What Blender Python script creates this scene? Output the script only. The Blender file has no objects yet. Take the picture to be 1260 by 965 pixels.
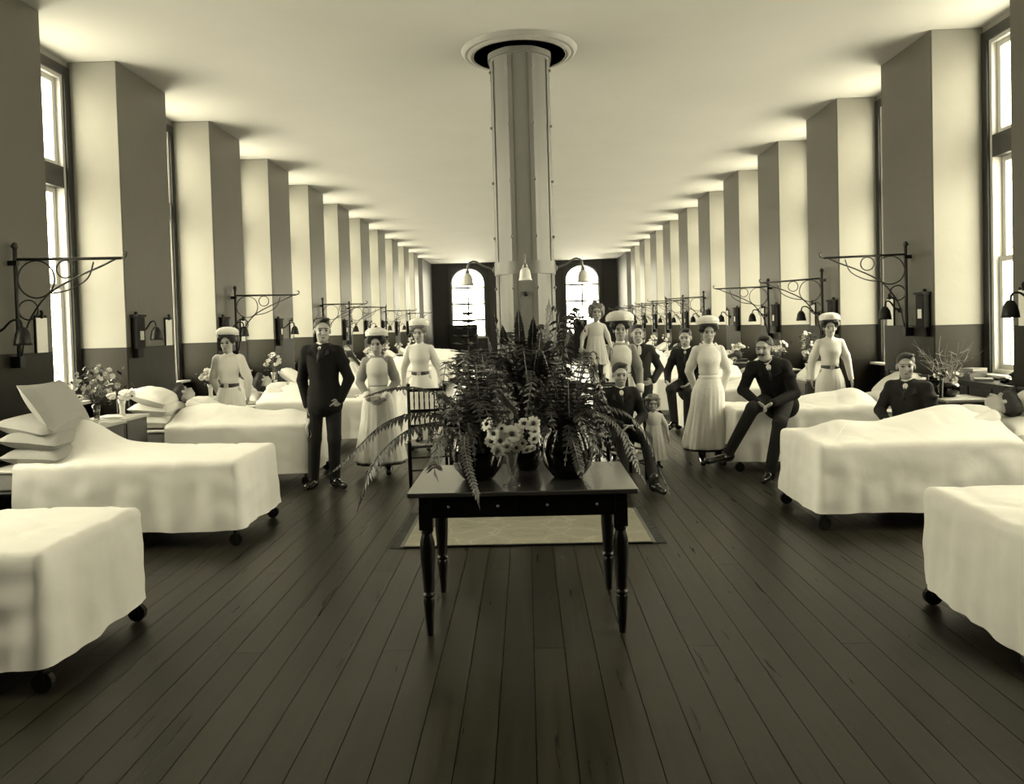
import bpy, math, random
import numpy as np
from mathutils import Vector, Matrix, noise
R = random.Random(7)
S = bpy.context.scene
COL = S.collection
PI = math.pi

# ------------------------------------------------------------ camera, sky, exposure
cam = bpy.data.cameras.new('camera'); camo = bpy.data.objects.new('camera', cam); COL.objects.link(camo)
_r = Vector((0.99924008, 0.02723263, -0.02788621)); _u = Vector((0.02712993, 0.02775663, 0.99924648)); _f = Vector((-0.02798614, 0.99924369, -0.02699672))
camo.matrix_world = Matrix(((_r.x, _u.x, -_f.x, 0.0141), (_r.y, _u.y, -_f.y, 0.0), (_r.z, _u.z, -_f.z, 1.65), (0, 0, 0, 1)))
cam.sensor_width = 36; cam.lens = 951.4358 * 36 / 1260
cam.shift_x = 8.6915 / 1260; cam.shift_y = -56.2869 / 1260
cam.clip_start = 0.05; cam.clip_end = 200
S.camera = camo
W = bpy.data.worlds.new('world'); S.world = W; W.use_nodes = True
_bg = W.node_tree.nodes['Background']; _bg.inputs[0].default_value = (1.0, 0.935, 0.71, 1); _bg.inputs[1].default_value = 21.5
S.view_settings.view_transform = 'Standard'; S.view_settings.look = 'None'
S.view_settings.exposure = 0.0; S.view_settings.gamma = 1; S.view_settings.use_curve_mapping = False
S.cycles.use_denoising = True
S.cycles.max_bounces = 10; S.cycles.diffuse_bounces = 7; S.cycles.glossy_bounces = 4; S.cycles.transparent_max_bounces = 12
S.cycles.sample_clamp_indirect = 6.0
S.cycles.caustics_reflective = False; S.cycles.caustics_refractive = False

# ------------------------------------------------------------ layout constants (metres)
WX = 4.4; OX = 4.95; CZ = 4.67; DADO = 1.512
N0 = 8.44; P = 2.5; PL = 1.164; YE = 37.0; YB = -2.3
KS = list(range(-4, 10))
def pier_y(k): return N0 + k * P

# ------------------------------------------------------------ materials
MATS = {}
def mat(name, v, rough=0.6, dist=0.0, tint=(1, 0.985, 0.94), bump=0.0, bscale=40.0, var=0.0, vscale=3.0, spec=0.5, coat=0.0, rnd=0.0, metal=0.0, stretch=None, sheen=0.0):
    if name in MATS: return MATS[name]
    m = bpy.data.materials.new(name); m.use_nodes = True; nt = m.node_tree; b = nt.nodes['Principled BSDF']
    base = tuple(v * t for t in tint) + (1,)
    b.inputs['Base Color'].default_value = base; b.inputs['Roughness'].default_value = rough
    b.inputs['Specular IOR Level'].default_value = spec; b.inputs['Metallic'].default_value = metal
    b.inputs['Coat Weight'].default_value = coat; b.inputs['Coat Roughness'].default_value = 0.12
    if sheen: b.inputs['Sheen Weight'].default_value = sheen
    tc = nt.nodes.new('ShaderNodeTexCoord'); vec = tc.outputs['Object']
    if stretch:
        mp = nt.nodes.new('ShaderNodeMapping'); mp.inputs['Scale'].default_value = stretch
        nt.links.new(vec, mp.inputs[0]); vec = mp.outputs[0]
    if var or rnd:
        n = nt.nodes.new('ShaderNodeTexNoise'); n.inputs['Scale'].default_value = vscale; n.inputs['Detail'].default_value = 5; n.inputs['Roughness'].default_value = 0.65
        nt.links.new(vec, n.inputs['Vector'])
        mr = nt.nodes.new('ShaderNodeMapRange'); mr.inputs[1].default_value = 0.25; mr.inputs[2].default_value = 0.75
        mr.inputs[3].default_value = 1 - var; mr.inputs[4].default_value = 1 + var
        nt.links.new(n.outputs['Fac'], mr.inputs[0]); out = mr.outputs[0]
        if rnd:
            oi = nt.nodes.new('ShaderNodeObjectInfo'); r2 = nt.nodes.new('ShaderNodeMapRange'); r2.inputs[3].default_value = 1 - rnd; r2.inputs[4].default_value = 1 + rnd
            nt.links.new(oi.outputs['Random'], r2.inputs[0])
            mm = nt.nodes.new('ShaderNodeMath'); mm.operation = 'MULTIPLY'; nt.links.new(out, mm.inputs[0]); nt.links.new(r2.outputs[0], mm.inputs[1]); out = mm.outputs[0]
        vm = nt.nodes.new('ShaderNodeVectorMath'); vm.operation = 'SCALE'; vm.inputs[0].default_value = base[:3]
        nt.links.new(out, vm.inputs['Scale']); nt.links.new(vm.outputs[0], b.inputs['Base Color'])
    if bump:
        n2 = nt.nodes.new('ShaderNodeTexNoise'); n2.inputs['Scale'].default_value = bscale; n2.inputs['Detail'].default_value = 4; n2.inputs['Distortion'].default_value = dist
        nt.links.new(vec, n2.inputs['Vector'])
        bp = nt.nodes.new('ShaderNodeBump'); bp.inputs['Strength'].default_value = bump; bp.inputs['Distance'].default_value = 0.02
        nt.links.new(n2.outputs['Fac'], bp.inputs['Height']); nt.links.new(bp.outputs[0], b.inputs['Normal'])
    MATS[name] = m; return m

def banded_wall(name, up=(0.235, 0.228, 0.205, 1)):
    # upper distemper, dark glossy dado below 1.51 m with a still darker skirting band below 1.03 m, told apart by height
    m = bpy.data.materials.new(name); m.use_nodes = True; nt = m.node_tree; b = nt.nodes['Principled BSDF']
    ge = nt.nodes.new('ShaderNodeNewGeometry'); sx = nt.nodes.new('ShaderNodeSeparateXYZ'); nt.links.new(ge.outputs['Position'], sx.inputs[0])
    cr = nt.nodes.new('ShaderNodeValToRGB'); cr.color_ramp.interpolation = 'CONSTANT'
    mr = nt.nodes.new('ShaderNodeMapRange'); mr.inputs[1].default_value = 0; mr.inputs[2].default_value = 5
    nt.links.new(sx.outputs['Z'], mr.inputs[0]); nt.links.new(mr.outputs[0], cr.inputs[0])
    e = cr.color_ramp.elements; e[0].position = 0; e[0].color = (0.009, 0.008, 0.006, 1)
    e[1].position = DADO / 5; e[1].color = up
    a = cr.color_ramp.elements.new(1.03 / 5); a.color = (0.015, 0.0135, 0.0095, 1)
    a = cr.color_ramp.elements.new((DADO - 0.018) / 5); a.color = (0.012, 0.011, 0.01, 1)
    n = nt.nodes.new('ShaderNodeTexNoise'); n.inputs['Scale'].default_value = 1.3; n.inputs['Detail'].default_value = 6
    nt.links.new(ge.outputs['Position'], n.inputs['Vector'])
    m2 = nt.nodes.new('ShaderNodeMapRange'); m2.inputs[1].default_value = 0.3; m2.inputs[2].default_value = 0.7; m2.inputs[3].default_value = 0.93; m2.inputs[4].default_value = 1.06
    nt.links.new(n.outputs['Fac'], m2.inputs[0])
    vm = nt.nodes.new('ShaderNodeVectorMath'); vm.operation = 'SCALE'; nt.links.new(cr.outputs[0], vm.inputs[0]); nt.links.new(m2.outputs[0], vm.inputs['Scale'])
    nt.links.new(vm.outputs[0], b.inputs['Base Color'])
    b.inputs['Specular IOR Level'].default_value = 0.14
    gt = nt.nodes.new('ShaderNodeMath'); gt.operation = 'GREATER_THAN'; gt.inputs[1].default_value = DADO; nt.links.new(sx.outputs['Z'], gt.inputs[0])
    m3 = nt.nodes.new('ShaderNodeMapRange'); m3.inputs[3].default_value = 0.42; m3.inputs[4].default_value = 0.42; nt.links.new(gt.outputs[0], m3.inputs[0])
    nt.links.new(m3.outputs[0], b.inputs['Roughness'])
    n2 = nt.nodes.new('ShaderNodeTexNoise'); n2.inputs['Scale'].default_value = 9; n2.inputs['Detail'].default_value = 3; nt.links.new(ge.outputs['Position'], n2.inputs['Vector'])
    bp = nt.nodes.new('ShaderNodeBump'); bp.inputs['Strength'].default_value = 0.12; bp.inputs['Distance'].default_value = 0.02
    nt.links.new(n2.outputs['Fac'], bp.inputs['Height']); nt.links.new(bp.outputs[0], b.inputs['Normal'])
    return m

def floor_mat(name, planks):
    # waxed dark boards: grain along Y, pale scratches and worn spots, tone differing from board to board
    m = bpy.data.materials.new(name); m.use_nodes = True; nt = m.node_tree; b = nt.nodes['Principled BSDF']
    ge = nt.nodes.new('ShaderNodeNewGeometry')
    mp = nt.nodes.new('ShaderNodeMapping'); mp.inputs['Scale'].default_value = (26, 1.2, 1); nt.links.new(ge.outputs['Position'], mp.inputs[0])
    g = nt.nodes.new('ShaderNodeTexNoise'); g.inputs['Scale'].default_value = 1; g.inputs['Detail'].default_value = 6; nt.links.new(mp.outputs[0], g.inputs['Vector'])
    w = nt.nodes.new('ShaderNodeTexNoise'); w.inputs['Scale'].default_value = 2.2; w.inputs['Detail'].default_value = 9; w.inputs['Roughness'].default_value = 0.75; nt.links.new(ge.outputs['Position'], w.inputs['Vector'])
    ad = nt.nodes.new('ShaderNodeMath'); ad.operation = 'ADD'; nt.links.new(g.outputs['Fac'], ad.inputs[0]); nt.links.new(w.outputs['Fac'], ad.inputs[1])
    mr = nt.nodes.new('ShaderNodeMapRange'); mr.inputs[1].default_value = 0.7; mr.inputs[2].default_value = 1.4; mr.inputs[3].default_value = 0.62; mr.inputs[4].default_value = 1.4
    nt.links.new(ad.outputs[0], mr.inputs[0]); out = mr.outputs[0]
    if planks == 'single':
        oi = nt.nodes.new('ShaderNodeObjectInfo'); rnd = oi.outputs['Random']
    else:
        sx = nt.nodes.new('ShaderNodeSeparateXYZ'); nt.links.new(ge.outputs['Position'], sx.inputs[0])
        dv = nt.nodes.new('ShaderNodeMath'); dv.operation = 'DIVIDE'; dv.inputs[1].default_value = 0.155; nt.links.new(sx.outputs['X'], dv.inputs[0])
        fl = nt.nodes.new('ShaderNodeMath'); fl.operation = 'FLOOR'; nt.links.new(dv.outputs[0], fl.inputs[0])
        wn = nt.nodes.new('ShaderNodeTexWhiteNoise'); wn.noise_dimensions = '1D'; nt.links.new(fl.outputs[0], wn.inputs['W']); rnd = wn.outputs['Value']
    r2 = nt.nodes.new('ShaderNodeMapRange'); r2.inputs[3].default_value = 0.72; r2.inputs[4].default_value = 1.3; nt.links.new(rnd, r2.inputs[0])
    mm = nt.nodes.new('ShaderNodeMath'); mm.operation = 'MULTIPLY'; nt.links.new(out, mm.inputs[0]); nt.links.new(r2.outputs[0], mm.inputs[1])
    # scratches
    vo = nt.nodes.new('ShaderNodeTexNoise'); vo.inputs['Scale'].default_value = 45; vo.inputs['Detail'].default_value = 2; nt.links.new(ge.outputs['Position'], vo.inputs['Vector'])
    sc = nt.nodes.new('ShaderNodeMapRange'); sc.inputs[1].default_value = 0.71; sc.inputs[2].default_value = 0.80; sc.inputs[3].default_value = 0; sc.inputs[4].default_value = 1; nt.links.new(vo.outputs['Fac'], sc.inputs[0])
    vm = nt.nodes.new('ShaderNodeVectorMath'); vm.operation = 'SCALE'; vm.inputs[0].default_value = (0.023, 0.0205, 0.015); nt.links.new(mm.outputs[0], vm.inputs['Scale'])
    mx = nt.nodes.new('ShaderNodeMix'); mx.data_type = 'RGBA'; nt.links.new(sc.outputs[0], mx.inputs['Factor']); nt.links.new(vm.outputs[0], mx.inputs['A']); mx.inputs['B'].default_value = (0.10, 0.09, 0.07, 1)
    nt.links.new(mx.outputs['Result'], b.inputs['Base Color'])
    b.inputs['Specular IOR Level'].default_value = 0.3
    ro = nt.nodes.new('ShaderNodeMapRange'); ro.inputs[1].default_value = 0.3; ro.inputs[2].default_value = 0.7; ro.inputs[3].default_value = 0.27; ro.inputs[4].default_value = 0.36
    nt.links.new(g.outputs['Fac'], ro.inputs[0]); nt.links.new(ro.outputs[0], b.inputs['Roughness'])
    bp = nt.nodes.new('ShaderNodeBump'); bp.inputs['Strength'].default_value = 0.12; bp.inputs['Distance'].default_value = 0.01
    nt.links.new(g.outputs['Fac'], bp.inputs['Height']); nt.links.new(bp.outputs[0], b.inputs['Normal'])
    return m

def glass_mat():
    m = bpy.data.materials.new('window_glass'); m.use_nodes = True; nt = m.node_tree
    for n in list(nt.nodes): nt.nodes.remove(n)
    o = nt.nodes.new('ShaderNodeOutputMaterial'); t = nt.nodes.new('ShaderNodeBsdfTransparent'); t.inputs[0].default_value = (0.93, 0.93, 0.9, 1)
    g = nt.nodes.new('ShaderNodeBsdfGlossy'); g.inputs['Roughness'].default_value = 0.05
    mx = nt.nodes.new('ShaderNodeMixShader'); mx.inputs[0].default_value = 0.06; nt.links.new(t.outputs[0], mx.inputs[1]); nt.links.new(g.outputs[0], mx.inputs[2]); nt.links.new(mx.outputs[0], o.inputs[0])
    return m
def rug_mat():
    m = bpy.data.materials.new('rug_pile'); m.use_nodes = True; nt = m.node_tree; b = nt.nodes['Principled BSDF']; b.inputs['Roughness'].default_value = 0.95
    tc = nt.nodes.new('ShaderNodeTexCoord'); v = nt.nodes.new('ShaderNodeTexVoronoi'); v.inputs['Scale'].default_value = 4.2; v.feature = 'DISTANCE_TO_EDGE'
    nz = nt.nodes.new('ShaderNodeTexNoise'); nz.inputs['Scale'].default_value = 7; nz.inputs['Detail'].default_value = 3
    ab = nt.nodes.new('ShaderNodeVectorMath'); ab.operation = 'ABSOLUTE'; nt.links.new(tc.outputs['Object'], ab.inputs[0])
    ad = nt.nodes.new('ShaderNodeMix'); ad.data_type = 'VECTOR'; ad.inputs['Factor'].default_value = 0.12; nt.links.new(ab.outputs[0], ad.inputs['A']); nt.links.new(nz.outputs['Color'], ad.inputs['B'])
    nt.links.new(tc.outputs['Object'], nz.inputs['Vector']); nt.links.new(ad.outputs['Result'], v.inputs['Vector'])
    cr = nt.nodes.new('ShaderNodeValToRGB'); e = cr.color_ramp.elements; e[0].position = 0.02; e[0].color = (0.275, 0.26, 0.205, 1); e[1].position = 0.02; e[1].color = (0.225, 0.212, 0.165, 1)
    a = e.new(0.3); a.color = (0.21, 0.198, 0.155, 1); a = e.new(0.33); a.color = (0.16, 0.15, 0.118, 1); a = e.new(0.36); a.color = (0.22, 0.207, 0.16, 1)
    nt.links.new(v.outputs['Distance'], cr.inputs[0]); nt.links.new(cr.outputs[0], b.inputs['Base Color'])
    return m

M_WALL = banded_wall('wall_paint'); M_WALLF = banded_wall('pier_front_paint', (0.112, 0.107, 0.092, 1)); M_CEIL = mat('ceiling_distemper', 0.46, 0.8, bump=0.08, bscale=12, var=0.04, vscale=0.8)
M_BOARD = floor_mat('waxed_floorboard', 'single'); M_FARFLOOR = floor_mat('waxed_floor_far', 'many')
M_GLASS = glass_mat(); M_RUG = rug_mat()
M_GAP = mat('board_gap', 0.004, 0.9)
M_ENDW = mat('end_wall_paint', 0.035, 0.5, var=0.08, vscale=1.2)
M_CASING = mat('dark_window_casing', 0.02, 0.4); M_FRAME = mat('cream_window_paint', 0.45, 0.4)
M_PILLAR = mat('pillar_sheet_metal', 0.20, 0.38, var=0.06, vscale=2, bump=0.05, bscale=5)
M_ROSE = mat('rose_plaster', 0.30, 0.55, var=0.1, vscale=4); M_VENTSHADE = mat('vent_shade_black', 0.004, 0.9)
M_IRON = mat('black_iron', 0.006, 0.4, spec=0.3); M_IRONG = mat('grey_bracket_iron', 0.03, 0.4)
M_CLOTH = mat('white_counterpane', 0.88, 0.9, 0.6, bump=0.3, bscale=3.5, var=0.03, vscale=5)
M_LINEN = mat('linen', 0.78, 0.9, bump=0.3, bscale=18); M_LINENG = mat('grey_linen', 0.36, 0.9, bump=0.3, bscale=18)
M_BOX = mat('dark_box', 0.005, 0.6, spec=0.15); M_EBONY = mat('ebonised_wood', 0.003, 0.3, coat=0.05, spec=0.25, bump=0.02, bscale=8); M_DARKWOOD = mat('dark_wood', 0.010, 0.4, spec=.3, var=0.3, vscale=6, stretch=(1, 1, 6))
M_OAK = mat('locker_wood', 0.07, 0.4, var=0.25, vscale=5, stretch=(8, 1, 1)); M_OAKTOP = mat('locker_top', 0.5, 0.35)
M_TOP = mat('table_top_polish', 0.035, 0.16, coat=0.6, spec=0.6)
M_RUSH = mat('rush_seat', 0.3, 0.8, bump=0.5, bscale=60)
M_LEAF = mat('fern_green', 0.010, 0.45, var=0.4, vscale=5, rnd=0.5, spec=0.7); M_LEAFL = mat('fern_light', 0.09, 0.5, var=0.3, vscale=8)
M_STEM = mat('stem', 0.05, 0.6); M_POT = mat('glazed_pot', 0.004, 0.12, coat=0.15); M_TWIG = mat('pale_twig', 0.22, 0.6)
M_PETAL = mat('white_petal', 0.8, 0.6); M_PETALG = mat('grey_petal', 0.45, 0.6); M_CENTRE = mat('flower_centre', 0.02, 0.8)
M_VASE = mat('china_vase', 0.7, 0.2); M_PAPER = mat('paper', 0.78, 0.8); M_BOOK = mat('book_cover', 0.1, 0.6, rnd=0.8, var=0.1)
M_SKIN = mat('skin', 0.42, 0.5, var=0.05, vscale=12); M_SKIND = mat('lip', 0.14, 0.5); M_EYE = mat('eye_dark', 0.012, 0.2); M_BROW = mat('brow_hair', 0.04, 0.8)
M_HAIR = mat('dark_hair', 0.014, 0.5, bump=0.6, bscale=70, stretch=(1, 1, .25)); M_HAIRL = mat('fair_hair', 0.18, 0.55, bump=0.6, bscale=70); M_HAIRM = mat('brown_hair', 0.025, 0.5, bump=0.6, bscale=70)
M_SUIT = mat('dark_suit', 0.006, 0.85, bump=0.4, bscale=9, spec=.3); M_SUITG = mat('grey_suit', 0.018, 0.85, bump=0.4, bscale=9, spec=.3); M_TROU = mat('trouser_wool', 0.009, 0.85, bump=0.25, bscale=14)
M_SHOE = mat('polished_shoe', 0.01, 0.12, coat=0.6); M_DRESS = mat('white_dress', 0.78, 0.85, bump=0.18, bscale=9); M_APRON = mat('white_apron', 0.85, 0.85, bump=0.25, bscale=20)
M_DRESSG = mat('grey_print_dress', 0.32, 0.85, bump=0.18, bscale=9); M_BELT = mat('black_belt', 0.012, 0.3); M_BUCKLE = mat('buckle', 0.6, 0.3, metal=0.8)
M_FROCK = mat('child_frock', 0.62, 0.85, bump=0.18, bscale=9); M_STOCK = mat('dark_stocking', 0.02, 0.8); M_CHAR = mat('charcoal_skirt', 0.01, 0.85)
M_MILK = mat('opal_glass', 0.75, 0.2); M_BRASS = mat('brass', 0.25, 0.3, metal=0.7); M_FRINGE = mat('rug_fringe', 0.06, 0.9); M_RUGB = mat('rug_border', 0.1, 0.95)
def glassy(name):
    m = bpy.data.materials.new(name); m.use_nodes = True; b = m.node_tree.nodes['Principled BSDF']
    b.inputs['Base Color'].default_value = (0.9, 0.9, 0.85, 1); b.inputs['Roughness'].default_value = 0.03; b.inputs['Transmission Weight'].default_value = 0.9
    return m
M_CLEAR = glassy('clear_glass')

# ------------------------------------------------------------ mesh helpers
class MB:
    def __init__(s): s.v = []; s.f = []; s.m = []; s.mi = 0
    def add(s, vs, fs):
        n = len(s.v); s.v += [tuple(q) for q in vs]; s.f += [tuple(i + n for i in f) for f in fs]; s.m += [s.mi] * len(fs); return s
    def box(s, x0, x1, y0, y1, z0, z1, ch=0.0):
        if ch <= 0:
            s.add([(x0, y0, z0), (x1, y0, z0), (x1, y1, z0), (x0, y1, z0), (x0, y0, z1), (x1, y0, z1), (x1, y1, z1), (x0, y1, z1)],
                  [(0, 3, 2, 1), (4, 5, 6, 7), (0, 1, 5, 4), (1, 2, 6, 5), (2, 3, 7, 6), (3, 0, 4, 7)])
        else:
            def ring(z, i): return [(x0 + i + ch, y0 + i, z), (x1 - i - ch, y0 + i, z), (x1 - i, y0 + i + ch, z), (x1 - i, y1 - i - ch, z), (x1 - i - ch, y1 - i, z), (x0 + i + ch, y1 - i, z), (x0 + i, y1 - i - ch, z), (x0 + i, y0 + i + ch, z)]
            c = ch * .5
            vs = ring(z0, c) + ring(z0 + c, 0) + ring(z1 - c, 0) + ring(z1, c)
            fs = [tuple(range(7, -1, -1)), tuple(range(24, 32))]
            for k in range(3):
                for i in range(8): fs.append((k * 8 + i, k * 8 + (i + 1) % 8, k * 8 + 8 + (i + 1) % 8, k * 8 + 8 + i))
            s.add(vs, fs)
        return s
    def tube(s, pts, rad, n=8, cap=True):
        pts = [Vector(p) for p in pts]; K = len(pts)
        if not isinstance(rad, (list, tuple)): rad = [rad] * K
        vs = []; fs = []; up = None
        for i, p in enumerate(pts):
            t = (pts[min(i + 1, K - 1)] - pts[max(i - 1, 0)]).normalized()
            if up is None: up = Vector((0, 0, 1)) if abs(t.z) < .9 else Vector((1, 0, 0))
            a = t.cross(up).normalized(); b = a.cross(t).normalized(); up = b
            for j in range(n):
                an = 2 * PI * j / n; vs.append(p + (a * math.cos(an) + b * math.sin(an)) * rad[i])
        for i in range(K - 1):
            for j in range(n): fs.append((i * n + j, i * n + (j + 1) % n, (i + 1) * n + (j + 1) % n, (i + 1) * n + j))
        if cap: fs += [tuple(range(n - 1, -1, -1)), tuple(range((K - 1) * n, K * n))]
        return s.add(vs, fs)
    def lathe(s, prof, n=24, c=(0, 0, 0), ang=0.0, wave=None, M=None):
        vs = []; fs = []; K = len(prof)
        for i, (r, z) in enumerate(prof):
            for j in range(n):
                a = ang + 2 * PI * j / n; rr = r * (wave(a, i / (K - 1)) if wave else 1)
                q = Vector((rr * math.cos(a), rr * math.sin(a), z))
                if M is not None: q = M @ q
                vs.append((c[0] + q.x, c[1] + q.y, c[2] + q.z))
        for i in range(K - 1):
            for j in range(n): fs.append((i * n + j, i * n + (j + 1) % n, (i + 1) * n + (j + 1) % n, (i + 1) * n + j))
        if prof[0][0] > 1e-4: fs.append(tuple(range(n - 1, -1, -1)))
        if prof[-1][0] > 1e-4: fs.append(tuple(range((K - 1) * n, K * n)))
        return s.add(vs, fs)
    def ell(s, c, r, nu=12, nv=8, M=None):
        prof = [(max(1e-5, math.sin(PI * i / nv)), -math.cos(PI * i / nv)) for i in range(nv + 1)]
        D = Matrix.Diagonal(Vector(r)); D = (M @ D) if M is not None else D
        return s.lathe(prof, nu, c, M=D)
    def grid(s, f, nu, nv):
        vs = [f(i / nu, j / nv) for j in range(nv + 1) for i in range(nu + 1)]
        fs = [(j * (nu + 1) + i, j * (nu + 1) + i + 1, (j + 1) * (nu + 1) + i + 1, (j + 1) * (nu + 1) + i) for j in range(nv) for i in range(nu)]
        return s.add(vs, fs)
    def mesh(s, name, mats, smooth=False):
        me = bpy.data.meshes.new(name); me.from_pydata(s.v, [], s.f)
        if not isinstance(mats, (list, tuple)): mats = [mats]
        for m in mats: me.materials.append(m)
        if len(mats) > 1: me.polygons.foreach_set('material_index', s.m)
        if smooth == 'auto':
            me.polygons.foreach_set('use_smooth', [True] * len(s.f))
            try: me.set_sharp_from_angle(angle=math.radians(38))
            except Exception: pass
        elif smooth: me.polygons.foreach_set('use_smooth', [True] * len(s.f))
        me.update(); return me
    def build(s, name, mats, parent=None, smooth=False, loc=None, rz=0.0):
        return link(name, s.mesh(name, mats, smooth), parent, loc, rz)

def link(name, me, parent=None, loc=None, rz=0.0):
    o = bpy.data.objects.new(name, me); COL.objects.link(o)
    if parent is not None: o.parent = parent
    if loc is not None: o.location = loc
    if rz: o.rotation_euler.z = rz
    return o
def tag(o, label=None, cat=None, group=None, kind=None):
    if label: o['label'] = label
    if cat: o['category'] = cat
    if group: o['group'] = group
    if kind: o['kind'] = kind
    return o
def empty(name, loc=(0, 0, 0), rz=0.0):
    o = bpy.data.objects.new(name, None); COL.objects.link(o); o.location = loc; o.rotation_euler.z = rz; o.empty_display_size = 0.1; return o
KIDS = {}
def copy_tree(o, parent=None):
    c = o.copy(); COL.objects.link(c); c.parent = parent
    for ch in list(o.children): copy_tree(ch, c)
    return c
ORD = ['nearest', 'second', 'third', 'fourth', 'fifth', 'sixth', 'seventh', 'eighth', 'ninth', 'tenth', 'eleventh', 'twelfth']
def bez(P_, n):
    P_ = [Vector(p) for p in P_]; out = []       # Catmull-Rom through the points
    Q = [P_[0] * 2 - P_[1]] + P_ + [P_[-1] * 2 - P_[-2]]; m = len(P_) - 1
    for i in range(n + 1):
        t = i / n * m; k = min(int(t), m - 1); t -= k; a, b, c, d = Q[k:k + 4]
        out.append(0.5 * ((2 * b) + (c - a) * t + (2 * a - 5 * b + 4 * c - d) * t * t + (3 * b - a - 3 * c + d) * t ** 3))
    return out
#@@STRUCTURE
def struct(o): o['kind'] = 'structure'; return o
# ------------------------------------------------------------ floor: base slab and single boards
BW = 0.155; FARB = 15.2
mb = MB(); mb.box(-OX, OX, YB, FARB, -0.15, -0.012); mb.mi = 1; mb.box(-OX, OX, FARB, YE + .2, -0.15, 0)
floor = struct(mb.build('floor', [M_GAP, M_FARFLOOR]))
bm_ = MB().box(0.002, BW - 0.002, 0, 1, -0.012, 0).mesh('floor_board', M_BOARD)
nb = int(2 * OX / BW) + 1
for i in range(nb):
    x = -OX + i * BW
    cuts = [YB] + [YB + [2.6, 4.1, 1.3, 3.4, 5.0][i % 5] + j * 4.9 for j in range(4)] + [FARB]
    cuts = [c for c in cuts if c <= FARB]; 
    for a, b in zip(cuts, cuts[1:]):
        if b - a < 0.02: continue
        o = link('floor_board', bm_, floor, (x, a + .001, 0)); o.scale = (1, b - a - .002, 1)
ceil = struct(MB().box(-5.2, 5.2, YB - .2, YE + .4, CZ, CZ + .2).build('ceiling', M_CEIL))

# ------------------------------------------------------------ side walls, piers, windows
WB, WT = 1.0, 4.5; HW = 0.568; BAY = P - PL
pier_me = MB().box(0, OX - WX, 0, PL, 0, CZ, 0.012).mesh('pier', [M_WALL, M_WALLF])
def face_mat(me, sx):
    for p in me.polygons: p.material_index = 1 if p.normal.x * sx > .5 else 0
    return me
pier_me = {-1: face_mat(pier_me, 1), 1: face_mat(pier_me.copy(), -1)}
def side_wall(s):
    mb = MB(); X0, X1 = (OX, OX + .2) if s > 0 else (-OX - .2, -OX)
    for k in range(-4, 11):
        n = pier_y(k); c = n - BAY / 2
        y0 = n - P
        if k == -4: y0 = YB - .2
        if k < -2: mb.box(X0, X1, y0, n, 0, CZ); continue  # unseen bays beside the camera, left windowless to darken the foreground
        mb.box(X0, X1, y0, c - HW, 0, CZ); mb.box(X0, X1, c - HW, c + HW, 0, WB); mb.box(X0, X1, c - HW, c + HW, WT, CZ); mb.box(X0, X1, c + HW, n, 0, CZ)
    w = struct(mb.build('wall_right' if s > 0 else 'wall_left', M_WALL))
    for k in KS:
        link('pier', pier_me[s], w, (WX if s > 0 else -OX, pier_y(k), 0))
    sk = MB()
    return w
wl = side_wall(-1); wr = side_wall(1)

def ring_boxes(mb, x0, x1, y, z0, z1, w):
    mb.box(x0, x1, -y, -y + w, z0, z1); mb.box(x0, x1, y - w, y, z0, z1); mb.box(x0, x1, -y + w, y - w, z0, z0 + w); mb.box(x0, x1, -y + w, y - w, z1 - w, z1); return mb
def make_window():
    w = ring_boxes(MB(), -.16, 0.0, HW, WB, WT, .045).build('window_1', M_FRAME); struct(w)
    MB().box(-.14, .004, -HW + .045, HW - .045, 3.27, 3.5).build('transom', M_CASING, w)
    c = MB(); c.box(0, .025, -HW - .1, -HW, WB, WT + .1); c.box(0, .025, HW, HW + .1, WB, WT + .1); c.box(0, .025, -HW, HW, WT, WT + .1)
    c.build('casing', M_CASING, w)
    MB().box(-.05, .16, -HW - .07, HW + .07, WB - .03, WB, .008).build('sill', M_FRAME, w)
    for z0, z1, xa in ((3.5, 4.455, -.09), (2.17, 3.27, -.13), (1.045, 2.23, -.09)):
        s = ring_boxes(MB(), xa, xa + .035, HW - .05, z0, z1, .055).build('sash', M_FRAME, w)
        MB().box(xa + .014, xa + .02, -HW + .1, HW - .1, z0 + .05, z1 - .05).build('pane', M_GLASS, s)
        MB().box(xa + .004, xa + .03, -.012, .012, z0 + .05, z1 - .05).build('glazing_bar', M_FRAME, s)
    return w
win0 = make_window(); first = True; wi = 0
for k in range(-2, 11):
    for s in (-1, 1):
        o = win0 if first else copy_tree(win0); first = False; wi += 1; o.name = 'window_%d' % wi
        y = pier_y(k) - BAY / 2; o.location = (s * OX, y, 0); o.rotation_euler.z = 0 if s < 0 else PI
        L = bpy.data.lights.new('daylight_portal', 'AREA'); L.shape = 'RECTANGLE'; L.size = 3.5; L.size_y = 1.136; L.cycles.is_portal = True
        lo = bpy.data.objects.new('daylight_portal', L); COL.objects.link(lo); lo.location = (s * (OX + .21), y, (WB + WT) / 2); lo.rotation_euler = (0, PI / 2 * s, 0)

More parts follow.
